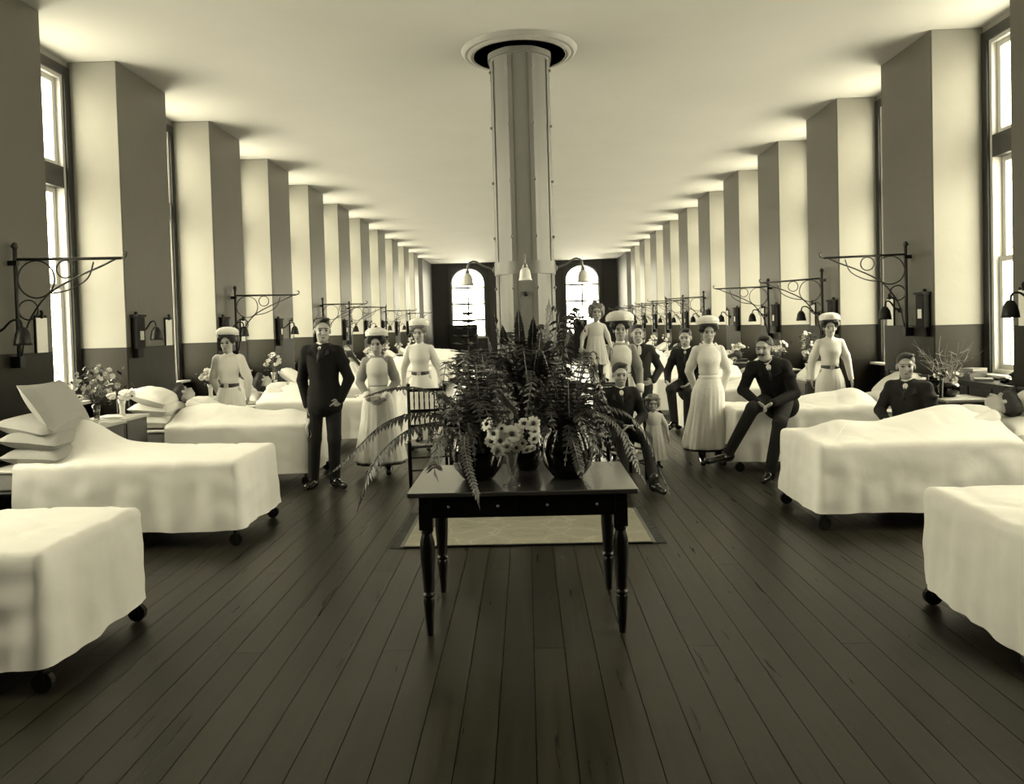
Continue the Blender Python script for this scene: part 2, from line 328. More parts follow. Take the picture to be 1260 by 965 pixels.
# ------------------------------------------------------------ end walls
def arch_z(x, w, zs, rise): t = max(-1, min(1, x / (w / 2))); return zs + rise * math.sqrt(max(0, 1 - t * t))
AW, ZB_, ZS_, RISE = 1.62, 1.12, 3.72, 0.72; ARX = (-2.72, 2.74)
mb = MB()
def slab(xa, xb, za0, zb0, z1, y0, y1):
    mb.add([(xa, y0, za0), (xb, y0, zb0), (xb, y1, zb0), (xa, y1, za0), (xa, y0, z1), (xb, y0, z1), (xb, y1, z1), (xa, y1, z1)],
           [(0, 3, 2, 1), (4, 5, 6, 7), (0, 1, 5, 4), (1, 2, 6, 5), (2, 3, 7, 6), (3, 0, 4, 7)])
xs = [-OX, ARX[0] - AW / 2, ARX[0] + AW / 2, ARX[1] - AW / 2, ARX[1] + AW / 2, OX]
for a, b in ((0, 1), (2, 3), (4, 5)): slab(xs[a], xs[b], 0, 0, CZ, YE, YE + .3)
for cx in ARX:
    slab(cx - AW / 2, cx + AW / 2, 0, 0, ZB_, YE, YE + .3)
    for i in range(16):
        u0, u1 = -AW / 2 + i * AW / 16, -AW / 2 + (i + 1) * AW / 16
        slab(cx + u0, cx + u1, arch_z(u0, AW, ZS_, RISE), arch_z(u1, AW, ZS_, RISE), CZ, YE, YE + .3)
for s in (-1, 1): mb.box(min(s * WX, s * OX), max(s * WX, s * OX), pier_y(10), YE, 0, CZ)
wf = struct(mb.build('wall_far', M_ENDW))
for cx in ARX:
    wi += 1; f = MB(); y0, y1 = YE + .1, YE + .16
    f.box(-AW / 2, -AW / 2 + .06, y0, y1, ZB_, ZS_); f.box(AW / 2 - .06, AW / 2, y0, y1, ZB_, ZS_); f.box(-AW / 2, AW / 2, y0, y1, ZB_, ZB_ + .07)
    f.tube([(AW / 2 * .97 * math.cos(PI * i / 16), y0 + .03, ZS_ + RISE * .97 * math.sin(PI * i / 16)) for i in range(17)], .035, 6)
    w = struct(f.build('window_%d' % wi, M_FRAME, None, False, (cx, 0, 0)))
    g = MB(); pts = [(-AW / 2, ZB_), (AW / 2, ZB_)] + [(AW / 2 * math.cos(PI * i / 16), ZS_ + RISE * math.sin(PI * i / 16)) for i in range(17)]
    g.add([(x, y0 + .03, z) for x, z in pts], [tuple(range(len(pts)))]); g.build('pane', M_GLASS, w)
    for z in (1.95, 2.72, 3.5): MB().box(-AW / 2 + .05, AW / 2 - .05, y0 + .01, y1 - .01, z - .04, z + .04).build('glazing_bar', M_CASING, w)
    MB().box(-.035, .035, y0 + .01, y1 - .01, ZB_ + .05, ZS_ + RISE * .96).build('glazing_bar', M_CASING, w)
    c = MB(); h = AW / 2
    c.box(-h - .22, -h - .1, YE - .06, YE, .9, 4.62); c.box(h + .1, h + .22, YE - .06, YE, .9, 4.62); c.box(-h - .1, h + .1, YE - .06, YE, 4.5, 4.62)
    c.build('casing', M_CASING, w)
    MB().box(-h - .1, h + .1, YE - .12, YE, ZB_ - .05, ZB_).build('sill', M_FRAME, w)
    L = bpy.data.lights.new('daylight_portal', 'AREA'); L.shape = 'RECTANGLE'; L.size = AW; L.size_y = 3.3; L.cycles.is_portal = True
    lo = bpy.data.objects.new('daylight_portal', L); COL.objects.link(lo); lo.location = (cx, YE + .32, 2.8); lo.rotation_euler = (-PI / 2, 0, 0)
struct(MB().box(-OX - .2, OX + .2, YB - .2, YB, 0, CZ).build('wall_near', M_WALL))

# ------------------------------------------------------------ pillar, ceiling rose, pillar lamps
PX, PY = 0.02, 8.62
pil = empty('pillar', (PX, PY, 0)); tag(pil, 'tall octagonal sheet metal pillar with riveted seams in the middle of the ward', 'pillar')
A8 = PI / 8; RP = .338
def octa(r, z0, z1, rr=None):
    m = MB(); prof = [(r, z0), (rr or r, z1)]
    def wv(a, t): d = (a - A8) % (PI / 4); d = min(d, PI / 4 - d); return 1 - 0.030 * math.sin(min(1, d / (PI / 8)) * PI / 2) 
    m.lathe(prof, 48, ang=A8, wave=wv); return m
octa(RP, 0, 2.2, RP - .005).build('lower_casing', M_PILLAR, pil, 'auto'); octa(RP - .005, 2.34, 4.62, RP - .008).build('upper_casing', M_PILLAR, pil, 'auto')
octa(RP + .012, 2.2, 2.34).build('belt', M_PILLAR, pil, 'auto')
octa(RP + .02, 4.55, 4.665).build('collar', M_PILLAR, pil, 'auto')
octa(RP + .05, 0, .25, RP + .03).build('plinth', M_DARKWOOD, pil, 'auto')
rivet = MB().ell((0, 0, 0), (.017, .017, .017), 8, 6).mesh('rivet', M_PILLAR, True)
for j in range(8):
    a = A8 + j * PI / 4; ca, sa = math.cos(a), math.sin(a)
    for z0, z1 in ((.25, 2.2), (2.34, 4.52)):
        m = MB(); w = .045
        q = [(RP + .004, -w), (RP + .006, 0), (RP + .004, w)]
        for (rr, t) in (q): pass
        vs = []
        for z in (z0, z1):
            for (rr, t) in ((RP * .985, -w), (RP + .010, 0), (RP * .985, w), (RP - .03, 0)): vs.append((rr * ca - t * sa, rr * sa + t * ca, z))
        m.add(vs, [(0, 1, 5, 4), (1, 2, 6, 5), (2, 3, 7, 6), (3, 0, 4, 7), (4, 5, 6, 7), (3, 2, 1, 0)])
        m.build('seam_strip', M_PILLAR, pil)
    for z in (1.6, 2.05, 2.6, 3.2, 3.8, 4.4): link('rivet', rivet, pil, ((RP + .012) * ca, (RP + .012) * sa, z))
MB().ell((0, -RP, 1.98), (.025, .03, .025), 10, 8).build('push_knob', M_IRON, pil, True)
rose = tag(MB().lathe([(.515, CZ - .005), (.515, CZ - .05), (.53, CZ - .065), (.555, CZ - .06), (.57, CZ - .045), (.60, CZ - .045), (.632, CZ - .02), (.64, CZ)], 64).build('ceiling_rose', M_ROSE, None, 'auto', (PX, PY, 0)),
           'round moulded plaster rose around the top of the pillar', 'ceiling rose')
MB().lathe([(.30, CZ - .012), (.52, CZ - .012), (.52, CZ - .004)], 48).build('vent_shade_plate', M_VENTSHADE, rose)  # flat black plate; the vent's shaded depth is put into its colour
MB().lathe([(.505, CZ - .06), (.522, CZ - .06), (.522, CZ - .045), (.505, CZ - .045), (.505, CZ - .06)], 64).build('inner_rim', M_ROSE, rose)
for j in range(4):
    a = j * PI / 2
    o = MB().box(.32, .51, -.025, .025, CZ - .05, CZ - .03).build('spoke', M_ROSE, rose, rz=a)
def pillar_lamp(a, lab):
    t = empty('wall_lamp', (PX + (RP - .005) * math.cos(a), PY + (RP - .005) * math.sin(a), 2.27), a); tag(t, lab, 'lamp', 'lamps around the pillar')
    MB().lathe([(.035, 0), (.035, .02), (.012, .03)], 12, M=Matrix.Rotation(PI / 2, 3, 'Y')).build('wall_plate', M_BRASS, t, True)
    MB().tube(bez([(.01, 0, 0), (.12, 0, .04), (.22, 0, .10), (.29, 0, .08), (.31, 0, .0)], 14), .011, 8).build('arm', M_BRASS, t, True)
    MB().lathe([(.022, 0), (.026, -.04), (.012, -.045)], 12, c=(.31, 0, .01)).build('lamp_holder', M_BRASS, t, True)
    MB().lathe([(.028, -.03), (.05, -.06), (.058, -.10), (.062, -.14), (.074, -.165), (.071, -.165), (.058, -.14), (.05, -.10), (.045, -.06), (.02, -.032)], 24, c=(.31, 0, 0), wave=lambda q, u: 1 + .04 * math.sin(8 * q)).build('glass_shade', M_MILK, t, True)
    return t
pillar_lamp(PI, 'gooseneck lamp with tulip glass shade on the left side of the pillar'); pillar_lamp(-PI / 2, 'tulip glass lamp on the front of the pillar facing the camera'); pillar_lamp(0, 'gooseneck lamp with tulip glass shade on the right side of the pillar')

# ------------------------------------------------------------ pier fittings: chart box, clipboard, bell lamp, curtain bracket
def make_box():
    t = MB().box(0, .085, -.085, .085, 1.50, 1.86, .006).build('chart_box', M_BOX)
    MB().box(-.0, .1, -.095, .095, 1.86, 1.885).build('lid', M_BOX, t)
    MB().box(.085, .088, -.035, .045, 1.60, 1.70).build('number_card', M_PAPER, t)
    MB().tube([(.03, 0, 1.88), (.03, 0, 1.92)], .02, 8).build('hook', M_IRON, t)
    MB().box(.005, .07, -.06, .06, 1.40, 1.50).build('lower_block', M_BOX, t)
    return t
def make_clip():
    t = MB().box(0, .015, -.085, .085, 1.52, 1.86).build('clipboard', M_BOX)
    MB().box(.016, .022, -.075, .08, 1.52, 1.835).build('paper_sheet', M_PAPER, t)
    MB().tube([(.02, 0, 1.83), (.03, 0, 1.88), (.02, 0, 1.90)], .014, 8).build('clip', M_IRON, t)
    return t
def make_lamp():
    t = MB().lathe([(.03, 0), (.03, .02), (.01, .03)], 12, M=Matrix.Rotation(PI / 2, 3, 'Y'), c=(0, 0, 1.70)).build('bed_lamp', M_IRON, None, True)
    MB().tube(bez([(.02, 0, 1.70), (.10, 0, 1.73), (.18, 0, 1.80), (.25, 0, 1.80), (.27, 0, 1.73)], 14), .010, 7).build('gooseneck', M_IRON, t, True)
    MB().lathe([(.02, .0), (.032, -.01), (.055, -.05), (.068, -.12), (.072, -.15), (.066, -.15), (.05, -.06), (.015, -.02)], 18, c=(.27, 0, 1.745)).build('lamp_shade', M_IRON, t, True)
    MB().ell((.27, 0, 1.63), (.025, .025, .035), 10, 8).build('bulb', M_MILK, t, True)
    return t
def make_bracket():
    t = MB().tube([(.06, 0, 1.42), (.06, 0, 2.42)], .019, 10).build('curtain_bracket', M_IRONG, None, True)
    MB().lathe([(.02, 0), (.034, .02), (.02, .05), (.001, .06)], 12, c=(.06, 0, 2.42)).build('finial', M_IRONG, t, True)
    MB().box(0, .09, -.035, .035, 1.40, 1.50, .006).build('wall_socket', M_IRON, t)
    MB().box(0, .08, -.02, .02, 2.28, 2.32).build('wall_socket', M_IRON, t)
    MB().tube([(.06, 0, 2.33), (.98, 0, 2.315)], .013, 8).build('arm', M_IRONG, t, True)
    MB().tube([(.98, 0, 2.315), (1.02, 0, 2.33), (1.03, 0, 2.36), (1.0, 0, 2.375)], .01, 7).build('arm_hook', M_IRONG, t, True)
    MB().tube(bez([(.08, 0, 1.50), (.15, 0, 1.78), (.33, 0, 2.02), (.58, 0, 2.16), (.80, 0, 2.25), (.93, 0, 2.31)], 20), .009, 7).build('brace', M_IRONG, t, True)
    MB().tube(bez([(.36, 0, 2.03), (.52, 0, 2.06), (.68, 0, 2.15), (.74, 0, 2.29)], 12), .007, 7).build('brace', M_IRONG, t, True)
    for cx, cz, r in ((.235, 2.155, .16), (.49, 2.235, .075), (.155, 1.895, .085)):
        MB().tube([(cx + r * math.cos(2 * PI * i / 24), 0, cz + r * math.sin(2 * PI * i / 24)) for i in range(25)], .007, 6, False).build('scroll_ring', M_IRONG, t, True)
    return t
protos = {'box': make_box(), 'clip': make_clip(), 'lamp': make_lamp(), 'bracket': make_bracket()}; used = set()
def put(kind, s, y, lab, cat, group, rot=0.0, dz=0.0):
    o = protos[kind] if kind not in used else copy_tree(protos[kind]); used.add(kind)
    o.location = (s * WX, y, dz); o.rotation_euler.z = (0 if s < 0 else PI) + rot; tag(o, lab, cat, group); return o
SN = {-1: 'left', 1: 'right'}
for s in (-1, 1):
    side = SN[s]
    for k in range(-2, 10):
        n = pier_y(k); near = k <= 4
        wh = 'on the %s %s pier from the camera' % (ORD[k + 2], side)
        put('box', s, n + (.14 if s > 0 else .16), 'black chart box with white card ' + wh, 'chart box', 'chart boxes on the %s wall' % side)
        if k > -2:
            put('clip', s, n + PL - .20, 'clipboard with pale sheet ' + wh, 'clipboard', 'clipboards on the %s wall' % side)
            put('lamp', s, n + (.32 if s < 0 else .75), 'small black bell lamp ' + wh, 'lamp', 'bed lamps on the %s wall' % side, rot=(0.5 * s if k % 3 == 0 else 0))
        if (s < 0 and k in (-1, 1, 3, 4, 6, 8)) or (s > 0 and k >= 0 and k != 3):
            put('bracket', s, n + PL / 2 - .1 * (s > 0), 'iron bracket with scroll rings ' + wh, 'curtain bracket', 'curtain brackets on the %s wall' % side, dz=0 if k < 1 else -.12, rot={(-1, 4): .5, (1, 1): -.75, (1, 4): -.5, (-1, 8): -.4}.get((s, k), 0))
#@@FURNITURE
# ------------------------------------------------------------ beds
HEADX, FOOTX = -1.03, 1.03; BH = .46
def make_bed():
    t = empty('hospital_bed')
    MB().tube([(HEADX, -BH + .05, .44), (FOOTX - .04, -BH + .05, .44), (FOOTX - .04, BH - .05, .44), (HEADX, BH - .05, .44), (HEADX, -BH + .05, .44)], .018, 6).build('frame', M_IRON, t)
    for sx, sy in ((-1, -1), (-1, 1), (1, -1), (1, 1)):
        x = HEADX + .02 if sx < 0 else FOOTX - .03; y = sy * (BH - .025)
        top = .44 if sx > 0 else 1.0
        l = MB().tube([(x, y, .10), (x, y, top)], [.015] * 2, 8).build('leg', M_IRON, t, True)
        c = MB(); c.tube([(x, y - .016, .052), (x, y + .016, .052)], .05, 14); c.box(x - .014, x + .014, y - .024, y + .024, .05, .13)
        c.build('caster', M_IRON, l)
    h = MB(); h.tube([(HEADX + .02, -BH + .05, .98), (HEADX + .02, BH - .05, .98)], .014, 8); h.tube([(HEADX + .02, -BH + .05, .62), (HEADX + .02, BH - .05, .62)], .01, 8)
    for i in range(7):
        y = -BH + .05 + (2 * BH - .1) * (i + 1) / 8; h.tube([(HEADX + .02, y, .62), (HEADX + .02, y, .98)], .006, 6)
    h.build('headrail', M_IRONG, t, True)
    MB().box(HEADX + .05, FOOTX - .03, -BH + .02, BH - .02, .455, .60, .04).build('mattress', M_LINENG, t)
    MB().box(HEADX + .06, FOOTX - .2, -BH + .01, BH - .01, .602, .622, .01).build('under_sheet', M_LINEN, t)
    return t
def cloth_noise(x, y, sd):
    return .012 * noise.noise(Vector((x * 2.2, y * 2.6, sd))) + .006 * noise.noise(Vector((x * 7, y * 7, sd + 5))) - .010 * max(0, 1 - 9 * abs(noise.noise(Vector((x * 2.5 + y, y * 3 - x, sd + 2)))))
def spread_mesh(sd, x0=-.55, z0=.672, humps=(), hem=.10, fold=.014, hemf=None, side_hem=None):
    w, r, xf = BH + .015, .045, FOOTX + .01
    out = []; step = .03
    n1 = int((xf - r - x0) / step)
    for i in range(n1): out.append((x0 + (xf - r - x0) * i / n1, -w, 0, -1))
    for i in range(5): a = -PI / 2 + PI / 2 * i / 4; out.append((xf - r + r * math.cos(a), -w + r + r * math.sin(a), math.cos(a), math.sin(a)))
    n2 = int((2 * w - 2 * r) / step)
    for i in range(1, n2): out.append((xf, -w + r + (2 * w - 2 * r) * i / n2, 1, 0))
    for i in range(5): a = PI / 2 * i / 4; out.append((xf - r + r * math.cos(a), w - r + r * math.sin(a), math.cos(a), math.sin(a)))
    for i in range(1, n1 + 1): out.append((xf - r - (xf - r - x0) * i / n1, w, 0, 1))
    def H(x, y):
        z = z0 + cloth_noise(x, y, sd)
        for cx, cy, sx, sy, A in humps: z += A * math.exp(-((x - cx) / sx) ** 2 - ((y - cy) / sy) ** 2)
        return z
    vs = []; J, D = 14, 20; M_ = len(out)
    for (x, y, nx, ny) in out:
        sx_ = min(max(x, x0), xf - .45); ix, iy = x - nx * r, y - ny * r
        for j in range(J + 1):
            f = j / J; px, py = sx_ + (ix - sx_) * f, 0 + iy * f; vs.append((px, py, H(px, py)))
        zt = H(ix, iy)
        for q in (PI / 6, PI / 3, PI / 2): vs.append((ix + nx * r * math.sin(q), iy + ny * r * math.sin(q), zt - r * (1 - math.cos(q))))
        u = x + y * 1.0
        hz = hem + .02 + .012 * noise.noise(Vector((x * 2.5, y * 2.5, sd + 3)))
        if side_hem and abs(ny) > .7: hz = side_hem(x, hz)
        if hemf and nx > .7: hz = hemf(y, hz)
        ztop = zt - r
        for j in range(1, D + 1):
            f = j / D; zz = ztop + (hz - ztop) * f
            o = fold * f ** .8 * (noise.noise(Vector((x * 6.5, y * 6.5, sd + 9 + f * .5))) * 1.6 + .5 * noise.noise(Vector((x * 14, y * 14, sd + f * 1.2)))) + .03 * f + .003 * (1 - abs(5 * noise.noise(Vector((x * 5 + zz * 2, y * 5 - zz, zz * 5 + sd + 7))))) * math.sin(PI * f) + .010 * noise.noise(Vector((x * 5, y * 5, zz * 8 + sd)))
            vs.append((x + nx * o, y + ny * o, zz))
    C_ = J + 1 + 3 + D; fs = []
    for i in range(M_ - 1):
        for j in range(C_ - 1): fs.append((i * C_ + j, i * C_ + j + 1, (i + 1) * C_ + j + 1, (i + 1) * C_ + j))
    m = MB(); m.add(vs, fs); me = m.mesh('bedspread', M_CLOTH, True); return me
def pillow(mb, c, w, l, t, tilt=0.0, seed=0, yaw=0.0, roll=0.0):
    M = Matrix.Translation(c) @ Matrix.Rotation(yaw, 4, 'Z') @ Matrix.Rotation(tilt, 4, 'Y') @ Matrix.Rotation(roll, 4, 'X')
    for sg in (1, -1):
        def f(u, v):
            a, b = u * 2 - 1, v * 2 - 1; h = (max(0, 1 - a * a) * max(0, 1 - b * b)) ** .40
            pin = 1 - .08 * (a * a * (1 - b * b) + b * b * (1 - a * a)); e = .012 * noise.noise(Vector((a * 2, b * 2, seed + sg)))
            return M @ Vector((a * w / 2 * pin * (1.0 if abs(b) > .9 else 1), b * l / 2 * pin, sg * (t / 2 * h) + e * h))
        mb.grid(f, 14, 16)
    return mb
bed0 = make_bed(); bfirst = True
def bed_pos(s, k): return (s * 3.275 - (.10 if (s, k) == (-1, 0) else 0), {(-1, -2): 3.93, (-1, -1): 6.33, (1, -2): 3.97, (1, -1): 6.44}.get((s, k), (8.60 if s < 0 else 8.80) + 2.5 * k))
def wrd(k, s): return '%s in the %s row from the camera' % (ORD[k + 2], SN[s])
SPREADS = {}
pil_me = [pillow(MB(), (0, 0, 0), .42, .68, .20, seed=i).mesh('pillow', M_LINEN, True) for i in range(3)]
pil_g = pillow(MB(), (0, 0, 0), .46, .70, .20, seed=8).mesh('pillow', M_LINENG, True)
cfg = {
 (-1, -2): dict(humps=[(-.2, 0, .6, .3, .03)], hem=.11, fold=.02),
 (-1, -1): dict(x0=-.72, humps=[(-.50, .12, .26, .26, .26), (0.0, .1, .42, .22, .07)], hem=.115, fold=.013),
 (-1, 0): dict(x0=-.50, humps=[(-.25, 0, .5, .27, .19), (.35, 0, .35, .22, .07), (.75, 0, .2, .25, .09)], hem=.12),
 (-1, 1): dict(x0=-.50, humps=[(-.2, .0, .5, .27, .20), (.25, .1, .18, .2, .16)], hem=.12),
 (1, -2): dict(humps=[(-.2, 0, .6, .3, .03)], hem=.10, fold=.035, hemf=lambda y, h: h - .05 * max(0, (y + .1) / .5)),
 (1, -1): dict(x0=-.50, humps=[(-.28, .0, .42, .27, .21), (.25, 0, .4, .24, .09), (.72, 0, .22, .22, .10)], hem=.115, fold=.016),
 (1, 0): dict(x0=-.5, humps=[(-.1, 0, .5, .25, .12), (-.35, .2, .2, .2, .12)], hem=.10, fold=.03),
 (1, 1): dict(x0=-.5, humps=[(-.1, 0, .5, .25, .15)], hem=.11, fold=.03),
}
far_me = [spread_mesh(31 + i, x0=-.45, humps=[(-.15, 0, .55, .27, .20), (.55, 0, .35, .22, .10)]) for i in range(2)] + [spread_mesh(40, x0=-.55, humps=[(-.2, 0, .5, .3, .03)])]
SP_LAB = {(-1, -2): 'large white counterpane with dropped foot corner in the bottom left of the picture', (-1, -1): 'wrinkled white counterpane raised in a hump near the pillows, second bed on the left',
          (1, -2): 'white counterpane with long vertical folds in the bottom right of the picture', (1, -1): 'rumpled white counterpane over the sleeping patient, second bed on the right'}
for s in (-1, 1):
    for k in range(-2, 9):
        x, y = bed_pos(s, k); b = bed0 if bfirst else copy_tree(bed0); bfirst = False
        b.location = (x, y, 0); b.rotation_euler.z = 0 if s < 0 else PI
        tag(b, 'black iron hospital bed on casters, %s' % wrd(k, s), 'bed', 'hospital beds along the walls')
        kw = cfg.get((s, k)); me = spread_mesh(k * 3.1 + s, **kw) if kw else far_me[(k + s) % 2]
        o = link('bedspread', me, None, (x, y, 0), 0 if s < 0 else PI)
        tag(o, SP_LAB.get((s, k), 'white counterpane hanging over the bed %s' % wrd(k, s)), 'bedspread', 'white counterpanes')
        def pl(dx, dy, z, tilt, me_, lab, q=0.0, roll=0.0, sc=1.0):
            p = link('pillow', me_, None, (x + -s * dx, y + (dy if s < 0 else -dy), z)); p.rotation_euler = (roll, tilt if s < 0 else -tilt, q); p.scale = (sc,) * 3
            tag(p, lab, 'pillow', 'pillows on the beds'); return p
        if (s, k) == (-1, -1):
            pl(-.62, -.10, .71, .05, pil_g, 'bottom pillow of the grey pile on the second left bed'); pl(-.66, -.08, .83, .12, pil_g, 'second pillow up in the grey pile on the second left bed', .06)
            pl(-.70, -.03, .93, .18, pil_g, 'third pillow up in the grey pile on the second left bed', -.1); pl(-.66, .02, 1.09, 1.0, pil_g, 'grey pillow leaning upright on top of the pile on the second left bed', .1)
        elif (s, k) == (-1, 0):
            pl(-.72, -.08, .71, .05, pil_me[0], 'bottom white pillow of the stack on the third left bed'); pl(-.72, -.10, .84, .10, pil_me[1], 'middle pillow of the stack on the third left bed', .05)
            pl(-.74, -.16, .97, .30, pil_me[2], 'top pillow slumped on the stack of the third left bed', .12)
        else:
            pl(-.74, 0, .70, .10, pil_me[(k + 2) % 3], 'lower white pillow on the bed %s' % wrd(k, s)); pl(-.90, .02, .86, .60, pil_me[(k + 1) % 3], 'upper white pillow on the bed %s' % wrd(k, s), .05)

# ------------------------------------------------------------ lockers, books, vases
def make_locker(w=.46, d=.42, h=.80):
    t = MB().box(-d / 2, d / 2, -w / 2, w / 2, .06, h, .006).build('bedside_locker', M_OAK)
    MB().box(-d / 2 - .015, d / 2 + .02, -w / 2 - .02, w / 2 + .02, h, h + .025, .005).build('locker_top', M_OAKTOP, t)
    dr = MB().box(d / 2, d / 2 + .012, -w / 2 + .03, w / 2 - .03, .12, h - .03).build('door', M_OAK, t)
    MB().ell((d / 2 + .025, w / 2 - .07, .5), (.014, .014, .014), 8, 6).build('knob', M_BRASS, dr, True)
    for sx in (-1, 1):
        for sy in (-1, 1): MB().box(sx * (d / 2 - .03) - .02, sx * (d / 2 - .03) + .02, sy * (w / 2 - .03) - .02, sy * (w / 2 - .03) + .02, 0, .06).build('foot', M_OAK, t)
    return t
lock0 = make_locker(); lfirst = True
def locker(x, y, rz, lab, sc=1.0):
    global lfirst
    o = lock0 if lfirst else copy_tree(lock0); lfirst = False; o.location = (x, y, 0); o.rotation_euler.z = rz; o.scale = (sc, sc, 1)
    return tag(o, lab, 'cabinet', 'bedside lockers between the beds')
def blossom(mb, c, r, n=7, tilt=None, rnd=R):
    # rounded double flower of overlapping petals
    c = Vector(c); ax = (tilt or Vector((rnd.uniform(-.6, .6), rnd.uniform(-1, -.1), rnd.uniform(0, .9)))).normalized()
    a = ax.orthogonal().normalized(); b = ax.cross(a)
    for lay, (rr, up, m) in enumerate(((1, .05, n), (.62, .35, n - 2))):
        for i in range(m):
            t = 2 * PI * (i + lay * .5) / m; d = (a * math.cos(t) + b * math.sin(t)); e = ax.cross(d); h = r * rr
            mb.add([c, c + d * h * .55 + e * h * .34 + ax * h * up, c + d * h + ax * h * up * 1.6, c + d * h * .55 - e * h * .34 + ax * h * up], [(0, 1, 2), (0, 2, 3)])
def vase_of_flowers(loc, lab, rr=.12, hh=.2, n=14, fr=.035, vm=None, spread=None, cat='flowers', leafy=True, seed=0, h0=.17, vr=1.0, pet=None, ball=False):
    rd = random.Random(seed + 11); t = empty('flower_vase', loc); tag(t, lab, cat, 'flower vases on lockers and sills')
    MB().lathe([(.028 * vr, 0), (.03 * vr, .01), (.024 * vr, .05), (.03 * vr, h0 * .7), (.042 * vr, h0), (.038 * vr, h0), (.02 * vr, .05), (.0001, .04)], 16).build('vase', vm or M_VASE, t, True)
    fl = MB(); st = MB(); lf = MB()
    for i in range(n):
        a = rd.uniform(0, 2 * PI); q = math.sqrt(rd.random()) * rr; p = Vector((q * math.cos(a), q * math.sin(a), h0 + hh * (.35 + .65 * rd.random()) * (1 - .4 * (q / rr) ** 2)))
        f = MB()
        if ball:
            f.ell(p, (fr * .8, fr * .8, fr * .7), 14, 10); f.v = [tuple(Vector(v) + (Vector(v) - p) * .28 * math.sin(v[0] * 260) * math.cos(v[2] * 230 + v[1] * 90)) for v in f.v]
        blossom(f, p, fr * rd.uniform(.8, 1.25), 8, rnd=rd); f.build('blossom', pet or (M_PETAL if rd.random() < .8 else M_PETALG), t)
        st.tube([(0, 0, h0 * .8), (p.x * .4, p.y * .4, (h0 + p.z) / 2), p], .0025, 4)
        if leafy:
            for _ in range(5):
                b = Vector((rd.gauss(0, rr * .6), rd.gauss(0, rr * .6), h0 + hh * rd.random() * .8)); d = Vector((rd.gauss(0, 1), rd.gauss(0, 1), rd.gauss(0, .6))).normalized() * .05; e = d.cross(Vector((0, 0, 1))).normalized() * .014
                lf.add([b, b + d * .5 + e, b + d, b + d * .5 - e], [(0, 1, 2), (0, 2, 3)])
    st.build('stems', M_STEM, t)
    if leafy: tag(lf.build('leaves', M_LEAF, t), kind='stuff')
    return t
bk = MB().box(-.11, .11, -.08, .08, 0, .028).mesh('book', [M_BOOK]); bkp = MB().box(-.106, .112, -.077, .077, .004, .024).mesh('page_block', M_PAPER)
def books(x, y, z, n, where, rz=0):
    names = {1: ['single'], 2: ['lower', 'upper'], 3: ['bottom', 'middle', 'top'], 4: ['bottom', 'second', 'third', 'top']}[n]
    for i in range(n):
        o = link('book', bk, None, (x + R.uniform(-.01, .01), y, z + i * .028), rz + R.uniform(-.2, .2)); link('page_block', bkp, o)
        tag(o, '%s book of the pile %s' % (names[i], where), 'book', 'books lying in piles')
locker(-4.22, 7.80, 0, 'bedside locker with pale top holding the white mum vase, left of the third left bed')
locker(-4.16, 7.22, 0, 'bedside locker behind the grey pillows under the leafy bouquet, left side')
vase_of_flowers((-4.18, 7.86, .825), 'slim white vase of big round white blooms on the left locker', .10, .10, 6, .060, seed=3, leafy=False, ball=True)
vase_of_flowers((-4.12, 7.28, .825), 'clear vase with tall loose bouquet of small pale flowers, left side by the window', .20, .44, 44, .030, vm=M_CLEAR, seed=5)
MB_ = MB().box(-.14, .14, -.62, .62, 0, .03, .005).build('window_shelf', M_OAKTOP, None, False, (-4.80, 7.60, .94)); tag(MB_, 'narrow pale shelf under the left window carrying books', 'shelf')
books(-4.75, 7.86, .97, 3, 'on the left window shelf')
m = MB(); pillow(m, (0, 0, 0), .22, .07, .03); o = tag(m.build('folded_napkin', M_LINEN, None, True, (-4.16, 7.62, .842)), 'small rolled white napkin on the edge of the left locker', 'napkin')
locker(4.20, 7.66, PI, 'dark bedside locker with white cloth edge behind the visitor in grey, right side')
sb = empty('sideboard', (4.70, 7.92, 0)); tag(sb, 'long dark sideboard under the right window carrying books and ornaments', 'cabinet')
MB().box(-.2, .2, -.76, .45, .05, .93, .008).build('body', M_DARKWOOD, sb); MB().box(-.23, .22, -.79, .48, .93, .955, .006).build('top', M_DARKWOOD, sb)
for i in range(3):
    d = MB().box(-.214, -.2, -.74 + i * .40, -.37 + i * .40, .1, .9).build('door', M_DARKWOOD, sb); MB().ell((-.225, -.42 + i * .40, .55), (.012, .012, .012), 8, 6).build('knob', M_BRASS, d, True)
books(4.68, 8.22, .955, 4, 'on the dark sideboard under the right window', .3); 
books(4.62, 7.92, .955, 1, 'beside the taller pile on the right sideboard', 1.2)
